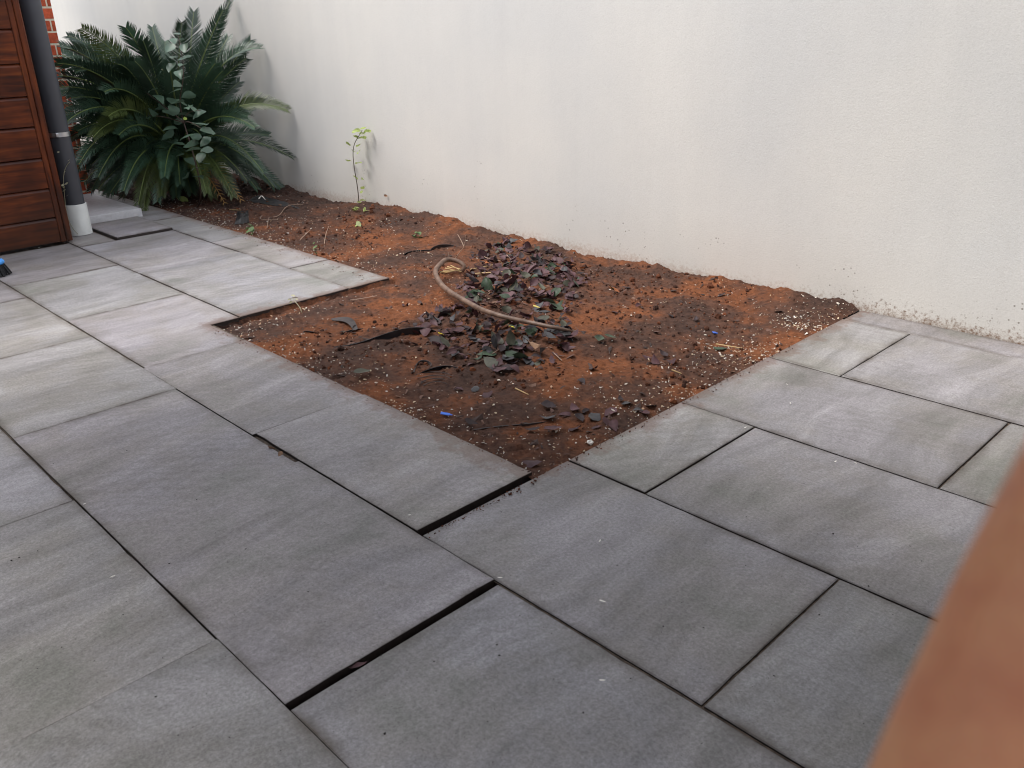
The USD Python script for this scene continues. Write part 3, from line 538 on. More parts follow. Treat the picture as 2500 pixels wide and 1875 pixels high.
lower = on_z(1240, 850)[:2]
def litter(n, mats, seed):
    r = np.random.default_rng(seed); out = {m: [] for m in mats}
    while n:
        x, y = r.uniform(bx[0], bx[2]), r.uniform(bx[1], bx[3])
        if not HEAP.buffer(.04).contains(Point(x, y)): continue
        ln = r.uniform(.022, .06); m = mats[int(r.integers(0, len(mats)))]
        out[m].append(place(leaf_mesh(ln, ln*r.uniform(.35, .65), r.uniform(-.5, .6), r.uniform(-.3, .6), seed=n, nu=4), (x, y, float(soil_h(x, y)) + .004 + r.uniform(0, .02)), r.uniform(0, 6.28), r.normal(0, .35), r.normal(0, .35))); n -= 1
    for m, ms in out.items():
        solo('leaf_litter', cat_(ms), LEAFM[m], {'dark': 'blackish layer of small crushed leaves under the leaf heap', 'maroon': 'maroon layer of small crushed leaves under the leaf heap', 'plum': 'plum layer of small crushed leaves under the leaf heap'}[m], 'leaf litter', kind='stuff', smooth=True)
litter(430, ['dark', 'maroon', 'plum'], 77)
while nh < 262:
    x, y = r.uniform(bx[0], bx[2]), r.uniform(bx[1], bx[3])
    if nh % 4 == 0:
        c = HEAPC[r.integers(0, 3)]; x, y = c + r.normal(0, .17, 2)
    if not HEAP.contains(Point(x, y)): continue
    dl_ = math.hypot(x-lower[0], y-lower[1]); g_ = math.exp(-(dl_/.30)**2)
    p = np.array([.34*(1-.6*g_), .22*(1-.6*g_), .15, .10+.20*g_, .12+.24*g_, .08+.14*g_]); key = keys[r.choice(6, p=p/p.sum())]
    dep = min(min(math.hypot(*(np.array([x, y])-c)) for c in HEAPC)/.3, 1)
    z = float(soil_h(x, y)) + .006 + r.uniform(0, 1)**1.2*.035*(1-dep) + r.uniform(0, .012)
    fallen((x, y, z), r.uniform(.05, .092), LEAFM[key], *names[key], tilt=.42, seed=nh); nh += 1
# scattered, away from the heap
sc_l = [(990, 745, 'maroon', .05), (965, 800, 'dark', .045), (1010, 840, 'dark', .05), (1500, 760, 'maroon', .05), (1530, 700, 'dark', .05), (1560, 745, 'maroon', .045), (1640, 770, 'dark', .05), (1700, 780, 'dark', .04), (1450, 900, 'dark', .05),
    (1600, 880, 'maroon', .06), (1620, 865, 'dark', .05), (1640, 885, 'maroon', .06), (1580, 872, 'plum', .05), (1680, 660, 'dark', .04), (1420, 930, 'dark', .045), (1760, 720, 'dark', .05), (1900, 760, 'dark', .05), (1320, 620, 'plum', .05), (1150, 760, 'maroon', .05)]
for i, (px, py, key, ln) in enumerate(sc_l):
    fallen(on_soil(px, py, .008), ln, LEAFM[key], 'small dark curled dry leaf lying alone on the open soil', 'stray dark leaves on the open soil', tilt=.3, seed=400+i)
edge_l = [(1380, 1010), (1405, 1000), (1430, 1005), (1450, 1018), (1480, 1030), (1490, 1008), (1515, 975), (1530, 985), (1400, 1045), (1350, 1048), (1300, 1050), (1560, 1000), (1575, 1010), (1455, 1040), (1415, 1022), (1340, 1020), (1500, 1040), (1300, 1130), (1150, 1030), (1160, 945), (1190, 960), (1120, 950), (1340, 990), (1590, 990)]
for i, (px, py) in enumerate(edge_l):
    fallen(on_soil(px, py, .007), r.uniform(.04, .07), LEAFM[('maroon', 'plum', 'dark', 'slate')[i % 4]], 'brownish purple dry leaf in the thin drift at the front corner of the bed', 'leaf drift at the front corner of the bed', tilt=.22, seed=500+i)
one = [((1220, 898, .012), .075, 'plum', 'broad plum purple leaf lying flat in front of the leaf heap', .4, .10, .055), ((1255, 868, .02), .085, 'green', 'large glossy green leaf at the front foot of the leaf heap', .2, .2, .055), ((884, 908, .014), .075, 'olive', 'single grey green leaf between the torn black strips and the front slabs', 1.3, .15, .042),
    ((1462, 828, .014), .075, 'green', 'left one of two green leaves right of the hose end', 2.2, .1, .045), ((1490, 822, .02), .055, 'green', 'right one of two green leaves right of the hose end', .5, .1, .038), ((1395, 560, .02), .08, 'green', 'green leaf at the wall end of the leaf heap', 1., .2, .05),
    ((1258, 625, .055), .085, 'plum', 'pinkish plum leaf propped upright at the top of the leaf heap', 1.5, .2, .06), ((1212, 835, .045), .075, 'slate', 'slate grey leaf standing on edge at the front of the leaf heap', 1.6, .3, .045), ((1247, 825, .045), .075, 'olive', 'olive leaf leaning right beside the slate grey one', 2.3, .3, .042), ((1302, 838, .045), .08, 'tan', 'broad brown grey leaf leaning at the front right of the heap', 1.4, .3, .06),
    ((1267, 838, .03), .045, 'slate', 'small bluish grey leaf at the front of the heap', .4, .3, .036), ((1422, 653, .02), .035, 'rust', 'small orange brown leaf right of the heap near the wall', .8, .3, .03), ((1500, 707, .02), .06, 'rust', 'orange brown leaf tip at the right end of the heap', .3, .3, .04), ((1188, 640, .02), .035, 'rust', 'small orange brown leaf beside the dry straw', .3, .3, .03),
    ((1760, 850, .012), .07, 'green', 'green leaf among pale chips near the right slabs', .3, .1, .03), ((1495, 705, .03), .05, 'green', 'dark green leaf next to the orange brown leaf tip', 1.3, .3, .04)]
for i, ((px, py, up), ln, key, lab, yaw, tl, w) in enumerate(one):
    fallen(on_soil(px, py, up), ln, LEAFM[key], lab, yaw=yaw, tilt=tl + (.6 if 'stand' in lab or 'lean' in lab or 'upright' in lab else 0), seed=700+i, curl=.15, width=w)

# ------------------------------------------------------------------ hose, straw, twigs, strips, plastic bits
hp = [(1128, 662, .02), (1133, 650, .045), (1120, 639, .065), (1098, 634, .075), (1078, 642, .08), (1065, 657, .075), (1068, 680, .065), (1084, 701, .055), (1116, 724, .05), (1150, 743, .055), (1198, 764, .062), (1241, 776, .06), (1301, 789, .045), (1350, 799, .028), (1390, 807, .012), (1410, 810, -.010)]
hc = spline([on_soil(*p) for p in hp], 90)
solo('hose', tube(hc, np.interp(np.linspace(0, 1, 90), [0, .1, .55, .8, 1], [.012, .0136, .0132, .0106, .0065]), 14), HOSE, 'bent dusty brown hose looped over the leaf heap', 'hose', smooth=True)

def stalk(name, pts, rad, mat, label, cat, parent=None):
    c = spline(pts, 10) if len(pts) > 2 else np.linspace(pts[0], pts[1], 4)
    m = tube(c, np.linspace(rad, rad*.55, len(c)), 5)
    return obj(name, m, mat, parent, True) if parent else solo(name, m, mat, label, cat, smooth=True)
tuft = thing('straw_tuft', 'tuft of pale dry straw inside the loop of the hose', 'straw', on_soil(1122, 662))
for a, b in (((1078, 668, .005), (1128, 657, .02)), ((1082, 662, .012), (1126, 660, .012)), ((1086, 655, .02), (1130, 664, .01)), ((1100, 648, .03), (1128, 662, .01)), ((1076, 665, .008), (1112, 660, .014)), ((1092, 652, .012), (1124, 656, .02))):
    stalk('stalk', [on_soil(*a), on_soil(*b)], .0035, STRAW, None, None, tuft)
for a, b, lab in (((1148, 658, .012), (1226, 642, .02), 'long thin straw stalk lying behind the thicker one at the heap'), ((1160, 668, .012), (1240, 662, .02), 'thick pale straw stalk lying at the left of the leaf heap'), ((1176, 669, .01), (1236, 658, .022), 'short straw stalk lying against the thick pale one'),
                  ((1193, 845, .02), (1206, 826, .04), 'short pale straw bit upright in front of the slate grey leaf'), ((1258, 948, .008), (1290, 963, .008), 'short straw on the red soil in front of the heap'), ((1640, 903, .008), (1664, 912, .008), 'short straw bit near the right hand slabs'), ((1748, 840, .01), (1812, 850, .01), 'thin straw above the pale chips near the right slabs'),
                  ((1350, 860, .01), (1372, 880, .01), 'dark pinkish twig right of the heap'), ((560, 512, .006), (588, 513, .012), 'yellow straw on the mulch left of the black plastic lump')):
    stalk('straw', [on_soil(*a), on_soil(*b)], .003, STRAW if 'twig' not in lab else TWIG, lab, 'straw')
ft = thing('forked_twig', 'pale forked dry twig standing behind the hose loop', 'twig', on_soil(1112, 634))
base = on_soil(1110, 635, .0); pl = base[1]
A, B, C1, C2 = base, on_y(1133, 603, pl+.01), on_y(1117, 572, pl+.02), on_y(1137, 574, pl+.0)
stalk('stem', [A, (A+B)/2+[0, 0, .004], B], .0035, TWIG, None, None, ft); stalk('branch', [B, (B+C1)/2+[.004, 0, 0], C1], .003, TWIG, None, None, ft); stalk('branch', [B, (B+C2)/2+[.004, 0, 0], C2], .0028, TWIG, None, None, ft)
stalk('branch', [on_soil(1098, 634), on_y(1094, 616, on_soil(1098, 634)[1])], .003, TWIG, None, None, ft)
for pts, lab in (([(733, 585), (745, 573), (758, 561)], 'pale thin twig at the edge of the far slabs'), ([(792, 595), (795, 575), (803, 552)], 'grey bent twig on the soil left of the green weed'), ([(668, 530), (690, 515), (705, 502), (740, 499)], 'long curved twig lying across the black sheet'), ([(640, 527), (655, 537), (678, 536)], 'short brown twig crossing near the long curved one'),
                 ([(652, 556), (654, 543), (657, 530)], 'short upright twig near the mulch edge'), ([(855, 733), (895, 727), (920, 722)], 'thin twig lying before the slab edge'), ([(1165, 885), (1195, 868), (1222, 850)], 'thin pinkish twig at the front of the leaf heap'), ([(1218, 610), (1240, 625), (1250, 647)], 'thin pale stalk at the top of the leaf heap'), ([(1183, 618), (1205, 634), (1235, 638)], 'curved thin stalk beside the straw stalks')):
    stalk('twig', [on_soil(px, py, .012) for px, py in pts], .0028, TWIG, lab, 'twig')

def ribbon(top, bot, mat, label, cat, name='plastic_strip', th=.0025):
    """a thin strip between two rows of points, with thickness"""
    n = 16; a, b = spline(top, n), spline(bot, n); r = np.random.default_rng(len(label))
    mid = (a+b)/2 + r.normal(0, .003, (n, 3)); V = np.stack([a, mid, b], 1); nrm = np.cross(np.gradient(V[:, 1], axis=0), b-a); nrm /= np.linalg.norm(nrm, axis=1, keepdims=True)+1e-9
    V1, V2 = V + nrm[:, None]*th/2, V - nrm[:, None]*th/2; W = np.concatenate([V1.reshape(-1, 3), V2.reshape(-1, 3)]); o = n*3; F = []
    for i in range(n-1):
        for k in range(2):
            p, q, s, t = i*3+k, i*3+k+1, i*3+k+4, i*3+k+3; F += [[p, q, s], [p, s, t], [o+p, o+s, o+q], [o+p, o+t, o+s]]
        for k in (0, 2):
            p, q = i*3+k, i*3+3+k; F += [[p, q, o+q], [p, o+q, o+p]]
    for i in (0, n-1):
        for k in (0, 1): p, q = i*3+k, i*3+k+1; F += [[p, q, o+q], [p, o+q, o+p]]
    return solo(name, trimesh.Trimesh(W, F, process=False), mat, label, cat, smooth=40)
def strip(pb, tops, mat, label):
    """bottom edge follows soil pixels pb; the top edge stands above it by heights tops and leans"""
    b = [on_soil(px, py, .0) for px, py in pb]; r_ = np.random.default_rng(len(label)); t = [q + np.array([.012 + r_.normal(0, .006), .008 + r_.normal(0, .006), h*.8*r_.uniform(.6, 1.15)]) for q, h in zip(b, tops)]
    return ribbon(t, [q - np.array([0, 0, .012]) for q in b], mat, label, 'plastic strip')
strip([(812, 847), (850, 842), (900, 834), (950, 826), (1010, 817), (1062, 811)], [.003, .010, .016, .040, .046, .010], BLACKP, 'longest torn black plastic strip left of the leaf heap')
strip([(821, 825), (840, 815), (860, 808), (882, 803)], [.004, .012, .012, .003], BLACKP, 'short curved black strip behind the longest one')
strip([(1020, 907), (1050, 903), (1080, 900), (1120, 905)], [.004, .016, .02, .004], BLACKP, 'black curved strip in front of the leaf heap')
strip([(990, 911), (1005, 897), (1020, 886), (1030, 886), (1050, 894)], [.004, .01, .024, .018, .004], BLACKD, 'dusty black strip bent to a peak left of the front curved strip')
strip([(980, 622), (1005, 616), (1030, 613), (1052, 612)], [.01, .02, .012, .004], BLACKP, 'thin black strip on the soil behind the hose loop')
strip([(1045, 613), (1070, 606), (1095, 602), (1125, 606)], [.006, .026, .022, .005], BLACKD, 'crumpled dusty black strip just behind the hose loop')
strip([(733, 806), (745, 800), (752, 797)], [.003, .012, .004], BLACKD, 'small dark curl on the soil near the left slabs')
strip([(738, 808), (752, 810), (766, 812)], [.003, .010, .003], BLACKD, 'small dark sliver just below the dark curl')
strip([(1150, 1050), (1180, 1043), (1275, 1040), (1320, 1033)], [.002, .008, .010, .004], BLACKD, 'thin dark strip lying near the front corner of the bed')
ribbon([on_soil(808, 778, .012), on_soil(840, 774, .02), on_soil(868, 788, .025), on_soil(874, 803, .012)], [on_soil(812, 783, .008), on_soil(838, 785, .014), on_soil(856, 797, .016), on_soil(862, 806, .006)], BLACKD, 'bent dusty grey black sheet piece behind the strips', 'plastic strip')
for i in range(4):
    pts = [on_soil(1015+i*6, 915+i*9, .0), on_soil(1060+i*4, 908+i*8, .006), on_soil(1105-i*3, 918+i*7, .0)]
    stalk('root', pts, .0022, BLACKD, ['upper', 'second', 'third', 'lowest'][i] + ' curved dark root ridge in front of the peaked strip', 'root')
def sheet(px, labels, mat, seed, amp=.02):
    """crumpled sheet over soil pixels"""
    c = [on_soil(*p, .004) for p in px]; u = np.linspace(0, 1, 14); r = np.random.default_rng(seed)
    g_ = np.array([[(c[0]*(1-a)+c[1]*a)*(1-b)+(c[3]*(1-a)+c[2]*a)*b for a in u] for b in u]); P_ = g_.reshape(-1, 3)
    P_[:, 2] = soil_h(P_[:, 0], P_[:, 1]) + .004 + amp*np.abs(meshkit.fbm(P_*np.array([9, 9, 0]) + seed, 3, seed)-.3)*2.0*np.outer(np.sin(u*np.pi)**.4, np.sin(u*np.pi)**.4).ravel()
    F = []
    for i in range(13):
        for j in range(13):
            a = i*14+j; F += [[a, a+1, a+15], [a, a+15, a+14]]
    return solo('plastic_sheet', trimesh.Trimesh(P_, F, process=False), mat, labels, 'plastic sheet', smooth=True)
sheet([(572, 548), (608, 541), (606, 516), (580, 514)], 'crumpled black plastic lump on the mulch near the far slabs', BLACKP, 4, .075)
sheet([(600, 490), (735, 508), (690, 495), (630, 478)], 'black plastic sheet half buried at the foot of the cycad', BLACKP, 9, .02)
sheet([(1330, 812), (1400, 835), (1390, 805), (1340, 795)], 'black scrap of sheeting under the right end of the hose', BLACKP, 6, .03)
stalk('plastic_tie', [on_soil(632, 485, .03), on_soil(636, 480, .045), on_soil(643, 482, .04), on_soil(648, 488, .028)], .005, WHITE, 'curled white plastic tie on the black sheet by the cycad', 'plastic tie')
def bit(px, py, size, yaw, mat, label, up=.012, name='plastic_tag', pitch=.3):
    m = cat_([cbox((-size[0]/2, -size[1]/2, -.0015), (size[0]/2, size[1]/2, .0015), .0007), cbox((size[0]/2-.0005, -size[1]*.22, -.001), (size[0]*.78, size[1]*.22, .001), .0005)])
    return solo(name, place((m.vertices, m.faces), on_soil(px, py, up), yaw, pitch, .2), mat, label, 'plastic tag')
bit(1077, 815, (.032, .019), 2.1, YELLOW, 'bright yellow plastic tag at the left foot of the leaf heap', .03, pitch=.5)
bit(1308, 748, (.026, .012), .6, simple('dull_yellow', (.62, .50, .14), .5), 'dull yellow tag in the middle of the leaf heap', .05)
bit(1248, 797, (.020, .005), .7, YELLOW, 'thin yellow sliver just in front of the hose', .045)
bit(1087, 1010, (.034, .013), .55, BLUE, 'blue plastic tag near the front slab edge', .010, pitch=.1)
bit(1745, 812, (.022, .016), 1.2, BLUE, 'small blue plastic bit on the soil at the right', .010)
solo('stone', place((lump(91, 1, .7).vertices*.011, lump(91, 1, .7).faces), on_soil(1441, 1080, .008)), WHITE, 'pale grey pebble at the edge of the right front slab', 'stone')

# ------------------------------------------------------------------ cycad
cy_b = on_y(441, 383, 3.13); cy = thing('cycad', 'large dark green cycad with stiff feathery fronds in the far corner', 'cycad', (cy_b[0], cy_b[1], 0))
def tip_at(px, py, length, far=False):
    """point on the pixel's ray at that distance from the crown (kept clear of the wall)"""
    d = ray(px, py); d = d/np.linalg.norm(d); o = EYE - cy_b; b = o @ d; c = o @ o - length**2; disc = b*b-c
    t = -b if disc < 0 else (-b + math.sqrt(disc) if far else -b - math.sqrt(disc))
    p = EYE + d*t
    if p[1] > 3.79: p = on_y(px, py, 3.79)
    return p
def frond(tip, arch=.22, ll=.15, mat=FROND, n=62, droop=0., vee=.55, seed=0, start=.16, side=None, base=None, face=.55):
    r = np.random.default_rng(seed); b0 = cy_b + r.normal(0, .025, 3) if base is None else base; L_ = np.linalg.norm(tip-b0)
    mid = (b0+tip)/2 + np.array([0, 0, arch*L_]); u = np.linspace(0, 1, 28)[:, None]
    c = (1-u)**2*b0 + 2*u*(1-u)*mid + u*u*tip; c[:, 2] -= droop*(u[:, 0]**3)
    c[:, 1] = np.minimum(c[:, 1], 3.80)
    fr = UsdGeom.Xform.Define(stage, numbered(str(cy.GetPath()) + '/frond')).GetPrim()
    obj('rachis', tube(c, np.linspace(.0095, .0025, 28), 6), RACHIS if mat is not FROND_DRY else FROND_DRY, fr, True)
    ub = np.linspace(start, .995, n); V, F = [], []
    t_all = np.gradient(c, axis=0); t_all /= np.linalg.norm(t_all, axis=1, keepdims=True)
    for w in ub:
        i = w*27; i0 = min(int(i), 26); a = i-i0; p = c[i0]*(1-a)+c[i0+1]*a; t = t_all[i0]*(1-a)+t_all[i0+1]*a; t /= np.linalg.norm(t)
        up = np.array([0, 0, 1.]) if side is None else np.asarray(side, float); s = np.cross(t, up); s /= np.linalg.norm(s)+1e-9; tc = EYE-p; tc /= np.linalg.norm(tc); sv = np.cross(t, tc); sv /= np.linalg.norm(sv)+1e-9; sv = sv*(1 if sv @ s >= 0 else -1); s = s*(1-face) + sv*face; s /= np.linalg.norm(s); nn = np.cross(s, t); nn = nn*(1 if nn @ (up + tc) >= 0 else -1)
        x = (w-start)/(1-start); ln = ll*(.45+.55*min(x/.18, 1))*(1-.62*max(x-.55, 0)/.45)
        fwd = .45 + .75*x
        for sg in (-1, 1):
            d = s*sg + t*fwd + nn*vee + r.normal(0, .07, 3); d /= np.linalg.norm(d); wd = np.cross(d, nn); wd /= np.linalg.norm(wd)+1e-9
            tipv = p + d*ln - nn*ln*.06 + t*ln*.10; midv = p + d*ln*.5 + nn*ln*.02
            o = len(V); hw = .0041; V += [p-wd*hw*.6, p+wd*hw*.6, midv-wd*hw, midv+wd*hw, tipv]; F += [[o, o+1, o+3], [o, o+3, o+2], [o+2, o+3, o+4]]
    V = np.array(V); V[:, 1] = np.minimum(V[:, 1], 3.828)
    obj('leaflets', trimesh.Trimesh(V, F, process=False), mat, fr); return fr
# (tip pixel, length, far side?, arch, leaflet length, material)
FR = [((562, 2), 1.45, True, .10, .16, FROND), ((543, 12), 1.35, False, .06, .15, FROND), ((470, 8), 1.35, True, .05, .17, FROND), ((437, 18), 1.3, False, .04, .16, FROND), ((200, 68), 1.35, False, .26, .17, FROND), ((305, 55), 1.3, False, .20, .17, FROND),
      ((368, 46), 1.35, True, .10, .15, FROND), ((398, 72), 1.35, True, .18, .14, FROND), ((165, 88), 1.55, True, .18, .15, FROND), ((250, 95), 1.3, True, .16, .16, FROND), ((135, 130), 1.35, False, .20, .16, FROND), ((120, 180), 1.25, False, .22, .16, FROND),
      ((150, 120), 1.5, True, .16, .16, FROND), ((165, 330), 1.0, False, .42, .15, FROND), ((150, 260), 1.15, False, .30, .15, FROND), ((345, 485), .75, False, .42, .14, FROND_OLD), ((395, 478), .68, False, .40, .14, FROND_OLD), ((300, 455), .9, False, .40, .14, FROND), ((235, 410), 1.0, False, .40, .15, FROND),
      ((565, 450), .85, False, .42, .14, FROND_OLD), ((714, 385), 1.15, True, .36, .14, FROND), ((692, 455), 1.05, True, .40, .13, FROND), ((700, 248), 1.20, True, .24, .15, FROND_OLD), ((630, 85), 1.35, True, .24, .15, FROND), ((612, 98), 1.3, True, .10, .15, FROND), ((600, 130), 1.2, False, .10, .15, FROND),
      ((510, 60), 1.25, True, .06, .16, FROND), ((520, 120), 1.15, False, .05, .16, FROND), ((585, 200), 1.15, True, .15, .15, FROND), ((620, 300), 1.05, False, .26, .14, FROND), ((640, 400), 1.0, False, .36, .13, FROND), ((500, 440), .75, False, .40, .14, FROND), ((440, 450), .7, False, .40, .14, FROND),
      ((100, 265), 1.3, True, .30, .15, FROND), ((120, 330), 1.15, True, .34, .15, FROND), ((150, 385), 1.0, True, .36, .15, FROND), ((160, 300), 1.2, False, .3, .15, FROND), ((95, 190), 1.5, True, .22, .16, FROND), ((170, 425), .9, True, .4, .14, FROND), ((215, 435), .85, False, .4, .14, FROND), ((240, 340), .9, True, .3, .15, FROND), ((200, 250), 1.05, True, .26, .15, FROND), ((250, 440), .75, True, .4, .14, FROND), ((320, 400), .7, False, .36, .14, FROND), ((640, 250), 1.0, True, .2, .15, FROND), ((540, 260), .9, True, .15, .15, FROND), ((580, 380), .75, True, .36, .14, FROND), ((530, 400), .6, False, .36, .13, FROND), ((60, 100), 1.7, True, .22, .16, FROND), ((110, 220), 1.4, True, .25, .16, FROND), ((180, 150), 1.2, False, .25, .16, FROND), ((280, 120), 1.15, False, .2, .17, FROND), ((350, 100), 1.2, False, .14, .17, FROND), ((555, 80), 1.3, True, .08, .16, FROND), ((540, 150), 1.1, False, .1, .15, FROND), ((600, 250), 1.0, False, .2, .15, FROND), ((655, 330), 1.1, True, .3, .14, FROND), ((190, 390), 1.1, False, .36, .15, FROND), ((260, 260), 1.05, False, .26, .16, FROND), ((170, 210), 1.25, True, .24, .16, FROND), ((490, 330), .8, False, .3, .14, FROND), ((400, 420), .75, False, .4, .14, FROND), ((600, 420), .8, False, .42, .14, FROND), ((660, 430), 1.0, True, .4, .13, FROND), ((330, 150), 1.2, False, .18, .16, FROND), ((410, 140), 1.15, False, .10, .16, FROND), ((250, 200), 1.15, False, .24, .16, FROND), ((220, 300), 1.05, False, .30, .15, FROND), ((290, 330), .95, False, .34, .15, FROND), ((575, 330), .95, True, .25, .14, FROND), ((470, 180), 1.1, True, .05, .16, FROND)]
for i, (px, py, x) in enumerate(((150, 112, -7.35), (138, 150, -7.25), (145, 185, -7.15), (150, 225, -7.05), (160, 262, -7.0), (165, 300, -6.95), (168, 340, -6.9), (176, 380, -6.9), (185, 415, -6.85), (205, 445, -6.85), (175, 240, -6.8), (190, 320, -6.75), (240, 462, -6.9), (180, 110, -7.4), (215, 180, -7.2), (225, 400, -6.8), (270, 470, -6.85))):
    frond(on_x(px, py, x), .30, .16, FROND, seed=500+i, vee=.4, n=84, face=.4 + .4*((i*3) % 5)/5)
for i, (px, py, ar) in enumerate(((300, 482, .5), (338, 500, .55), (385, 492, .6), (430, 480, .6), (468, 470, .6), (520, 482, .6), (575, 470, .55), (628, 462, .5), (260, 475, .45), (410, 465, .7), (500, 455, .7), (670, 458, .5))):
    frond(on_soil(px, py, .05) if px > 420 else on_z(px, py, .06), ar, .14, FROND_OLD if i % 4 == 1 else FROND, seed=640+i, vee=.35, n=84, face=.3 + .4*((i*3) % 5)/5)
for i, (tp, ln, far, ar, ll, mt) in enumerate(FR):
    frond(tip_at(tp[0], tp[1], ln, far), ar*(.75 + .5*((i*13) % 7)/6), ll, FROND_OLD if i % 9 == 4 else mt, seed=100+i, droop=.10*((i*5) % 4)/3, vee=.42 if ar > .15 else .28, n=100, face=.32 + .5*((i*37) % 10)/10)
frond(on_soil(588, 488, .03), .35, .10, FROND_DRY, 26, seed=300, vee=.1); frond(on_soil(548, 495, .03), .35, .09, FROND_DRY, 20, seed=301, vee=.1)
tr = lathe([(0, -.03), (.13, -.03), (.14, .08), (.12, .20), (.07, .29), (0, .31)], cy_b[:2], 24); tr.vertices += np.random.default_rng(3).normal(0, .006, tr.vertices.shape)
obj('trunk', tr, TRUNK, cy)
# ------------------------------------------------------------------ leafy shrub in front of the cycad
sh_b = on_z(470, 455); sh = thing('leafy_shrub', 'rose like shrub with rounded grey green leaves growing in front of the cycad', 'shrub', (sh_b[0]+.15, 2.93, 0)); Ys = 2.86
sh_main = [np.array([sh_b[0]+.12, 2.9, -.01]), on_y(478, 400, 2.88), on_y(455, 320, Ys), on_y(440, 260, Ys), on_y(448, 180, Ys-.02), on_y(440, 110, Ys), on_y(432, 75, Ys)]
obj('stem', tube(spline(sh_main, 30), np.linspace(.008, .003, 30), 6), STEM, sh, True)
for tp in ((305, 190), (335, 285), (500, 320), (490, 270)):
    a = on_y(450, 300, Ys); b = on_y(*tp, Ys-.08); obj('stem', tube(spline([a, (a+b)/2+[0, -.02, .03], b], 14), np.linspace(.005, .002, 14), 5), STEM, sh, True)
SHL = [(330, 212, 20), (351, 219, 22), (372, 219, 22), (388, 240, 26), (347, 262, 16), (338, 280, 26), (352, 285, 28), (372, 277, 26), (393, 267, 24), (398, 256, 24), (420, 246, 26), (432, 252, 28), (445, 251, 26), (460, 260, 26), (470, 266, 24), (410, 275, 30), (425, 270, 28), (452, 278, 30), (436, 297, 24), (486, 280, 28), (490, 302, 28), (505, 322, 32), (478, 306, 26), (415, 312, 26), (410, 330, 28), (422, 345, 28), (440, 350, 28), (465, 352, 34), (472, 366, 28), (505, 365, 24), (490, 385, 26), (455, 330, 28), (480, 335, 26), (500, 345, 26), (440, 380, 24), (465, 395, 28), (480, 410, 26), (500, 400, 26), (455, 430, 26), (485, 430, 26),
       (431, 82, 16), (440, 95, 18), (424, 100, 18), (415, 118, 24), (450, 118, 22), (436, 128, 24), (452, 142, 30), (418, 164, 26), (447, 192, 30), (438, 180, 24), (428, 222, 28), (460, 236, 28), (424, 140, 20), (445, 160, 22), (432, 205, 22)]
rs = np.random.default_rng(12)
for px, py, sz in SHL:
    p = on_y(px, py, Ys + rs.uniform(-.10, .04)); d = np.linalg.norm(p-EYE); ln = sz/FPX*d*1.25
    m = place(leaf_mesh(ln, ln*.72, rs.uniform(-.3, .1), rs.uniform(-.1, .35), seed=int(px*7+py)), p, rs.uniform(-2.6, .4), rs.uniform(-.2, .7), rs.normal(0, .35))
    obj('leaf', m, SHRUB, sh, True)
for px, py in ((297, 187), (316, 181), (303, 200), (310, 192), (452, 290)):
    p = on_y(px, py, Ys-.1); m = place(leaf_mesh(.055, .026, .1, .2, seed=px), p, rs.uniform(0, 3), rs.uniform(-.6, .3), 0); obj('young_leaf', m, SHRUB_Y, sh, True)

# ------------------------------------------------------------------ small plants
def plantlet(name, label, pts, leaves, lm, stemr, y, stem_mat=STEM, facing=None, cat='seedling'):
    b = pts[0]; t = thing(name, label, cat, b); rr = np.random.default_rng(int(abs(b[0])*1000))
    obj('stem', tube(spline(pts, 20), np.linspace(stemr, stemr*.5, 20), 6), stem_mat, t, True)
    for px, py, sz in leaves:
        p = on_y(px, py, y + rr.uniform(-.02, .02)); d = np.linalg.norm(p-EYE); ln = sz/FPX*d*(1.45 if lm is SEED else 1.15)
        obj('leaf', place(leaf_mesh(ln, ln*.55, rr.uniform(-.2, .3), rr.uniform(0, .4), seed=int(px+py)), p, rr.uniform(-2.8, 0.3), rr.uniform(-.5, .5), rr.normal(0, .45)), lm, t, True)
    return t
ys = 3.775
plantlet('seedling', 'tall thin seedling with pale yellow green leaves standing against the wall', [on_y(876, 492, ys), on_y(873, 460, ys), on_y(869, 434, ys), on_y(862, 380, ys), on_y(863.5, 358, ys), on_y(876, 332, ys), on_y(884, 318, ys)],
    [(850, 352, 16), (850, 394, 16), (876, 356, 14), (875, 371, 15), (863, 369, 13), (876, 398, 16), (868, 434, 13), (885, 436, 10), (885, 459, 13), (883, 470, 10), (885, 490, 18), (878, 495, 12), (885, 314, 13), (868, 322, 14), (880, 328, 13), (893, 322, 13), (897, 320, 14), (878, 338, 14), (890, 336, 12), (868, 334, 13), (886, 326, 12), (872, 318, 12), (900, 322, 10)], SEED, .0042, ys)
q = on_soil(868, 511); plantlet('seedling', 'small bright green sprout on the soil left below the tall seedling', [q, q+[0, 0, .02], q+[.01, 0, .035]], [(864, 510, 14), (871, 507, 12), (868, 513, 10)], SEED, .002, q[1])
q = on_soil(890, 520); plantlet('seedling', 'small sprout on the soil right below the tall seedling', [q, q+[0, 0, .02], q+[.01, 0, .04]], [(890, 512, 12), (894, 515, 10)], SEED, .002, q[1])
q = on_soil(874, 556); plantlet('seedling', 'lowest green sprout in front of the tall seedling', [q, q+[0, 0, .02], q+[.005, 0, .04]], [(876, 547, 14), (872, 551, 12)], SEED, .002, q[1])
q = on_soil(612, 571); plantlet('weed', 'grey green weed at the edge of the far slabs', [q, q+[0, 0, .03], q+[.0, 0, .07]], [(612, 560, 18), (606, 566, 16), (619, 565, 16), (613, 552, 12), (609, 548, 10), (616, 572, 12), (604, 558, 12), (622, 572, 10)], WEED, .002, q[1], cat='weed')
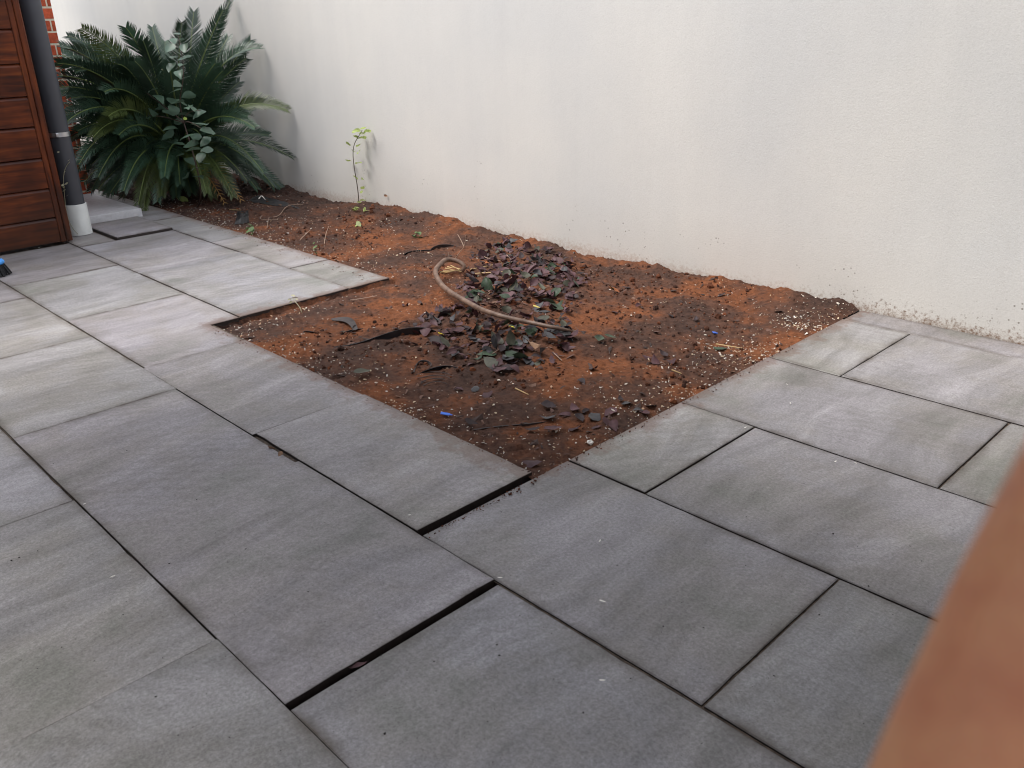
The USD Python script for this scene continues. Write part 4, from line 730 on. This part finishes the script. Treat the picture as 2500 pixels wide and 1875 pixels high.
q = on_soil(1017, 583); plantlet('weed', 'leafy green weed on the open soil behind the hose', [q, q+[0, 0, .02], q+[.0, 0, .05]], [(1010, 574, 18), (1024, 572, 18), (1017, 568, 14), (1015, 581, 14), (1026, 579, 14), (1006, 580, 12)], WEED, .002, q[1], cat='weed')
q = on_soil(773, 630); plantlet('weed', 'thin wilted sprout at the corner of the far slabs', [q, on_y(771, 615, q[1]), on_y(769, 600, q[1]), on_y(768, 590, q[1])], [(769, 603, 12), (766, 610, 10), (773, 606, 9), (767, 594, 9), (771, 618, 9)], WEED, .0018, q[1], cat='weed')
q = on_soil(737, 763); plantlet('weed', 'pale dried weed leaning at the inner slab edge', [q, on_y(730, 748, q[1]), on_y(722, 738, q[1]), on_y(715, 730, q[1])], [(712, 730, 14), (720, 727, 13), (706, 732, 11), (716, 722, 12), (724, 732, 11), (710, 738, 10)], PALEWEED, .003, q[1], PALEWEED, cat='weed')
q = on_soil(443, 492); plantlet('seedling', 'green sprout with one broad leaf at the dark edge of the cycad', [q, q+[0, 0, .02], q+[.005, 0, .03]], [(445, 487, 20), (436, 481, 10)], SEED, .002, q[1])
v = [np.array([-6.185, 1.90, .02]), on_x(160, 505, -6.19), on_x(157, 470, -6.195), on_x(155, 445, -6.19), on_x(160, 410, -6.19), on_x(170, 395, -6.18)]
vt = thing('vine', 'thin creeping sprout climbing the grey downpipe', 'vine', v[0]); obj('stem', tube(spline(v, 24), .002, 5), PALEWEED, vt, True)
for px, py, sz in ((154, 453, 13), (163, 449, 13), (157, 466, 13), (156, 458, 9), (164, 478, 8), (168, 392, 8), (158, 420, 7), (143, 372, 8)):
    obj('leaf', place(leaf_mesh(sz/FPX*6.1, sz/FPX*3.6, .2, .2, seed=px), on_x(px, py, -6.18), rs.uniform(-1.6, 0), .3, .3), PALEWEED, vt, True)
m = place(leaf_mesh(.035, .018, .5, .5, seed=5), on_y(943, 478, 3.825), .3, .2, 1.2); solo('dry_leaf', m, LEAFM['tan'], 'small dry brown leaf stuck on the wall right of the tall seedling', 'leaf', smooth=True)

# ------------------------------------------------------------------ broom at the left edge
bp = on_z(22, 672, 0); bz = thing('broom', 'blue broom head with black bristles at the left edge', 'broom', bp)
dirn = np.array([-.72, -.69, 0]); nx = np.array([.69, -.72, 0])
def bbox(l0, l1, w0, w1, z0, z1, c=.008):
    m = cbox((l0, -w0/2, z0), (l1, w0/2, z1), c); R = np.array([dirn, nx, [0, 0, 1]]).T; m.vertices = m.vertices @ R.T + [bp[0], bp[1], 0]; return m
obj('head', bbox(.02, .36, .07, .07, .060, .094, .012), BROOMB, bz); obj('ridge', bbox(.035, .345, .035, .035, .092, .108, .006), BROOMB, bz)
r = np.random.default_rng(9); bm = []
for i in range(26):
    for j in range(5):
        a = np.array([.03+i*.0125, -.024+j*.012, .062]); b_ = a*[1, 1, 0] + np.array([(-.02 if i < 4 else 0), (j-2)*.006, .003]) + np.r_[r.normal(0, .004, 2), 0]
        t_ = tube([a, (a+b_)/2+[0, 0, .002], b_], [.0055, .0065, .0075], 5); R = np.array([dirn, nx, [0, 0, 1]]).T; t_.vertices = t_.vertices @ R.T + [bp[0], bp[1], 0]; bm.append(t_)
obj('bristles', cat_(bm), BRISTLE, bz)
hd0 = bp + dirn*.19 + [0, 0, .10]; obj('handle', tube(np.linspace(hd0, hd0 + np.array([-.25, -.62, 1.15]), 6), .012, 12), BROOMB, bz, True)

# ------------------------------------------------------------------ litter on the slabs
def on_slab(px, py, up=.002): return on_z(px, py, up)
WL = [((1465, 1320), .014, 'white chip on the broad slab near the middle of the photo'), ((1470, 1467), .014, 'thin cream sliver on the broad slab, below the white chip'), ((1470, 1660), .011, 'small white sliver on the front slab'), ((1930, 984), .010, 'white chip on the right slab behind the cut slab'), ((1922, 938), .008, 'upper white chip on the slab right of the bed'), ((1820, 1043), .009, 'white chip at the end of the slab joint right of the bed'),
      ((2040, 1126), .008, 'left one of two white chips on the far right slab'), ((2089, 1130), .007, 'right one of two white chips on the far right slab'), ((276, 1407), .013, 'white sliver on the front left slab beside the joint'), ((1222, 1410), .012, 'cream chip at the corner of the raised slab'), ((206, 1230), .007, 'white chip at the long joint on the left'), ((95, 605), .018, 'white chip at the foot of the timber wall'),
      ((150, 410+1600-0), .0, ''), ((1000, 1257), .008, 'brown cream chip near the corner of the raised cut slab')]
for i, ((px, py), s, lab) in enumerate(WL):
    if s: solo('white_chip', place((lump(200+i, 0, .3).vertices*np.array([s, s*.45, s*.5])*.62, lump(200+i, 0, .3).faces), on_slab(px, py, .006), r.uniform(0, 3)), WHITE, lab, 'chip')
P_, s_ = [], []
sp = [(413, 1376), (963, 1093), (752, 1444), (1212, 1574), (1540, 1656), (1424, 1739), (1224, 1250), (2050, 1072), (1782, 1171), (1963, 1181), (28, 1368), (46, 1361), (92, 1345), (131, 1131), (1507, 1380), (1620, 1529), (1717, 1532), (2033, 1303), (2180, 1500), (2120, 1430), (2250, 1370), (980, 1565), (930, 1600), (455, 538), (440, 548), (1220, 1600), (1060, 1615), (600, 1340), (480, 1220), (310, 1100), (700, 1000), (520, 960), (1820, 1380), (2000, 1500), (1890, 1650), (300, 1500), (150, 1580), (380, 1700), (560, 1800), (940, 1790)]
for px, py in sp: P_.append(on_slab(px, py, .016 if px in (752, 980, 930) else .003)); s_.append(r.uniform(.0015, .0036))
for _ in range(300):
    px, py = r.uniform(0, 2400), r.uniform(640, 1870); q = on_z(px, py, .003)
    if (q[0] > -3.8 and 1.6 < q[1] < 3.835 and q[0] < -1.58) or q[1] > 3.8 or (q[0] < -3.7 and q[1] > 2.65) or q[0] < -6: continue
    P_.append(q); s_.append(r.uniform(.0006, .0017))
scatter('slab_litter', [lump(70+i, 0, .4, .5) for i in range(4)], DARKBIT, np.array(P_), np.array(s_), .2, 'tiny dark crumbs of dirt scattered on the slabs', 'dirt specks', 12)
P_ = []
for a, b, n in (((1275, 1137), (518, 800), 3*90), ((1354, 1145), (2050, 783), 3*60), ((1040, 1305), (1315, 1165), 3*40), ((941, 690), (500, 545), 3*60), ((1276, 1150), (1340, 1150), 20)):
    for _ in range(n):
        t = r.uniform(0, 1); P_.append(on_z(a[0]*(1-t)+b[0]*t + r.normal(0, 4), a[1]*(1-t)+b[1]*t + abs(r.normal(0, 7)) - 2, .003))
scatter('spilled_soil', [lump(80+i, 0, .5, .4) for i in range(4)], CLOD, np.array(P_), np.abs(r.normal(.0010, .0012, len(P_)))+.0006, .3, 'crumbs of red soil spilled on the slab edges', 'soil crumbs', 13)
fallen(on_z(868, 1625, -.004), .055, LEAFM['plum'], 'pinkish purple leaf wedged in the open joint of the raised slab', yaw=.9, tilt=.2, seed=901, width=.016)
for i, (px, py, lab) in enumerate(((662, 1092, 'left brown leaf crumb beside the dark gap in the long joint'), (684, 1108, 'right brown leaf crumb beside the dark gap in the long joint'))):
    fallen(on_z(px, py, .006), .028, LEAFM['tan'], lab, tilt=.4, seed=910+i)

# ------------------------------------------------------------------ the photographer's hand in front of the lens
def cam_pt(px, py, d): return EYE + ray(px, py)*d
def hand():
    chains = []
    U = lambda px, py, d: cam_pt(px, py, d)
    # index finger: crosses the lower right corner; the fingertip lies outside the frame at the upper right
    idx = [(U(2190, 2520, .083), .0108), (U(2400, 1960, .079), .0098), (U(2612, 1500, .076), .0094), (U(2800, 1085, .076), .0084), (U(2850, 985, .0765), .0072)]
    k0 = idx[0][0]; R_, D_ = CR, -CU
    palm = k0 + R_*.030 + D_*.055 + CF*.004
    mid = [(k0 + R_*.022 + D_*.004, .0105), (k0 + R_*.045 - D_*.010 + CF*.022, .0095), (k0 + R_*.050 + D_*.004 + CF*.040, .0088), (k0 + R_*.044 + D_*.018 + CF*.040, .0078)]
    rin = [(k0 + R_*.040 + D_*.014, .0100), (k0 + R_*.062 + D_*.006 + CF*.024, .0090), (k0 + R_*.064 + D_*.020 + CF*.039, .0084), (k0 + R_*.057 + D_*.032 + CF*.037, .0074)]
    lit = [(k0 + R_*.054 + D_*.030, .0088), (k0 + R_*.072 + D_*.026 + CF*.020, .0078), (k0 + R_*.073 + D_*.036 + CF*.032, .0072), (k0 + R_*.066 + D_*.045 + CF*.031, .0064)]
    thumb = [(palm - R_*.012 + D_*.018, .0135), (palm - R_*.040 - D_*.004 + CF*.010, .0118), (palm - R_*.052 - D_*.030 + CF*.014, .0104), (palm - R_*.050 - D_*.048 + CF*.014, .0088)]
    wrist = palm + D_*.070
    def hull(a, b):
        s = [manifold3d.Manifold.sphere(rr, 28).translate([float(x) for x in p]) for p, rr in (a, b)]; return manifold3d.Manifold.batch_hull(s)
    parts = []
    for ch in (idx, mid, rin, lit, thumb):
        parts += [hull(a, b) for a, b in zip(ch[:-1], ch[1:])]
    pc = [(k0, .0125), mid[0], rin[0], lit[0], (palm - R_*.018 + D_*.020, .016), (palm + R_*.028 + D_*.026, .014)]
    parts.append(manifold3d.Manifold.batch_hull([manifold3d.Manifold.sphere(rr, 24).translate([float(x) for x in p]) for p, rr in pc]))
    parts.append(manifold3d.Manifold.batch_hull([manifold3d.Manifold.sphere(rr, 24).translate([float(x) for x in p]) for p, rr in (pc[4], pc[5], (wrist, .025), (wrist + R_*.014, .023))]))
    parts.append(hull((wrist + R_*.007, .026), (wrist + R_*.06 + D_*.20 - CF*.08, .036)))
    m = parts[0]
    for q_ in parts[1:]: m = m + q_
    mm = m.refine_to_length(.004).to_mesh(); tm = trimesh.Trimesh(mm.vert_properties[:, :3], mm.tri_verts)
    trimesh.smoothing.filter_taubin(tm, iterations=14)
    t = thing('person', "blurred bare hand of the person holding the camera, one finger over the lower right corner", 'person', palm)
    obj('hand', tm, SKIN, t, True)
    nd = idx[-1][0]; e = trimesh.creation.icosphere(subdivisions=2, radius=1.); ax = idx[-1][0]-idx[-2][0]; ax /= np.linalg.norm(ax); nn_ = -CF - ax*(-CF @ ax); nn_ /= np.linalg.norm(nn_)
    e.vertices = (e.vertices*[.0062, .0052, .0012]) @ np.array([ax, np.cross(nn_, ax), nn_]) + nd + nn_*.0064
    obj('fingernail', e, simple('fingernail', (.55, .30, .24), .3, .05), t, True)
hand()
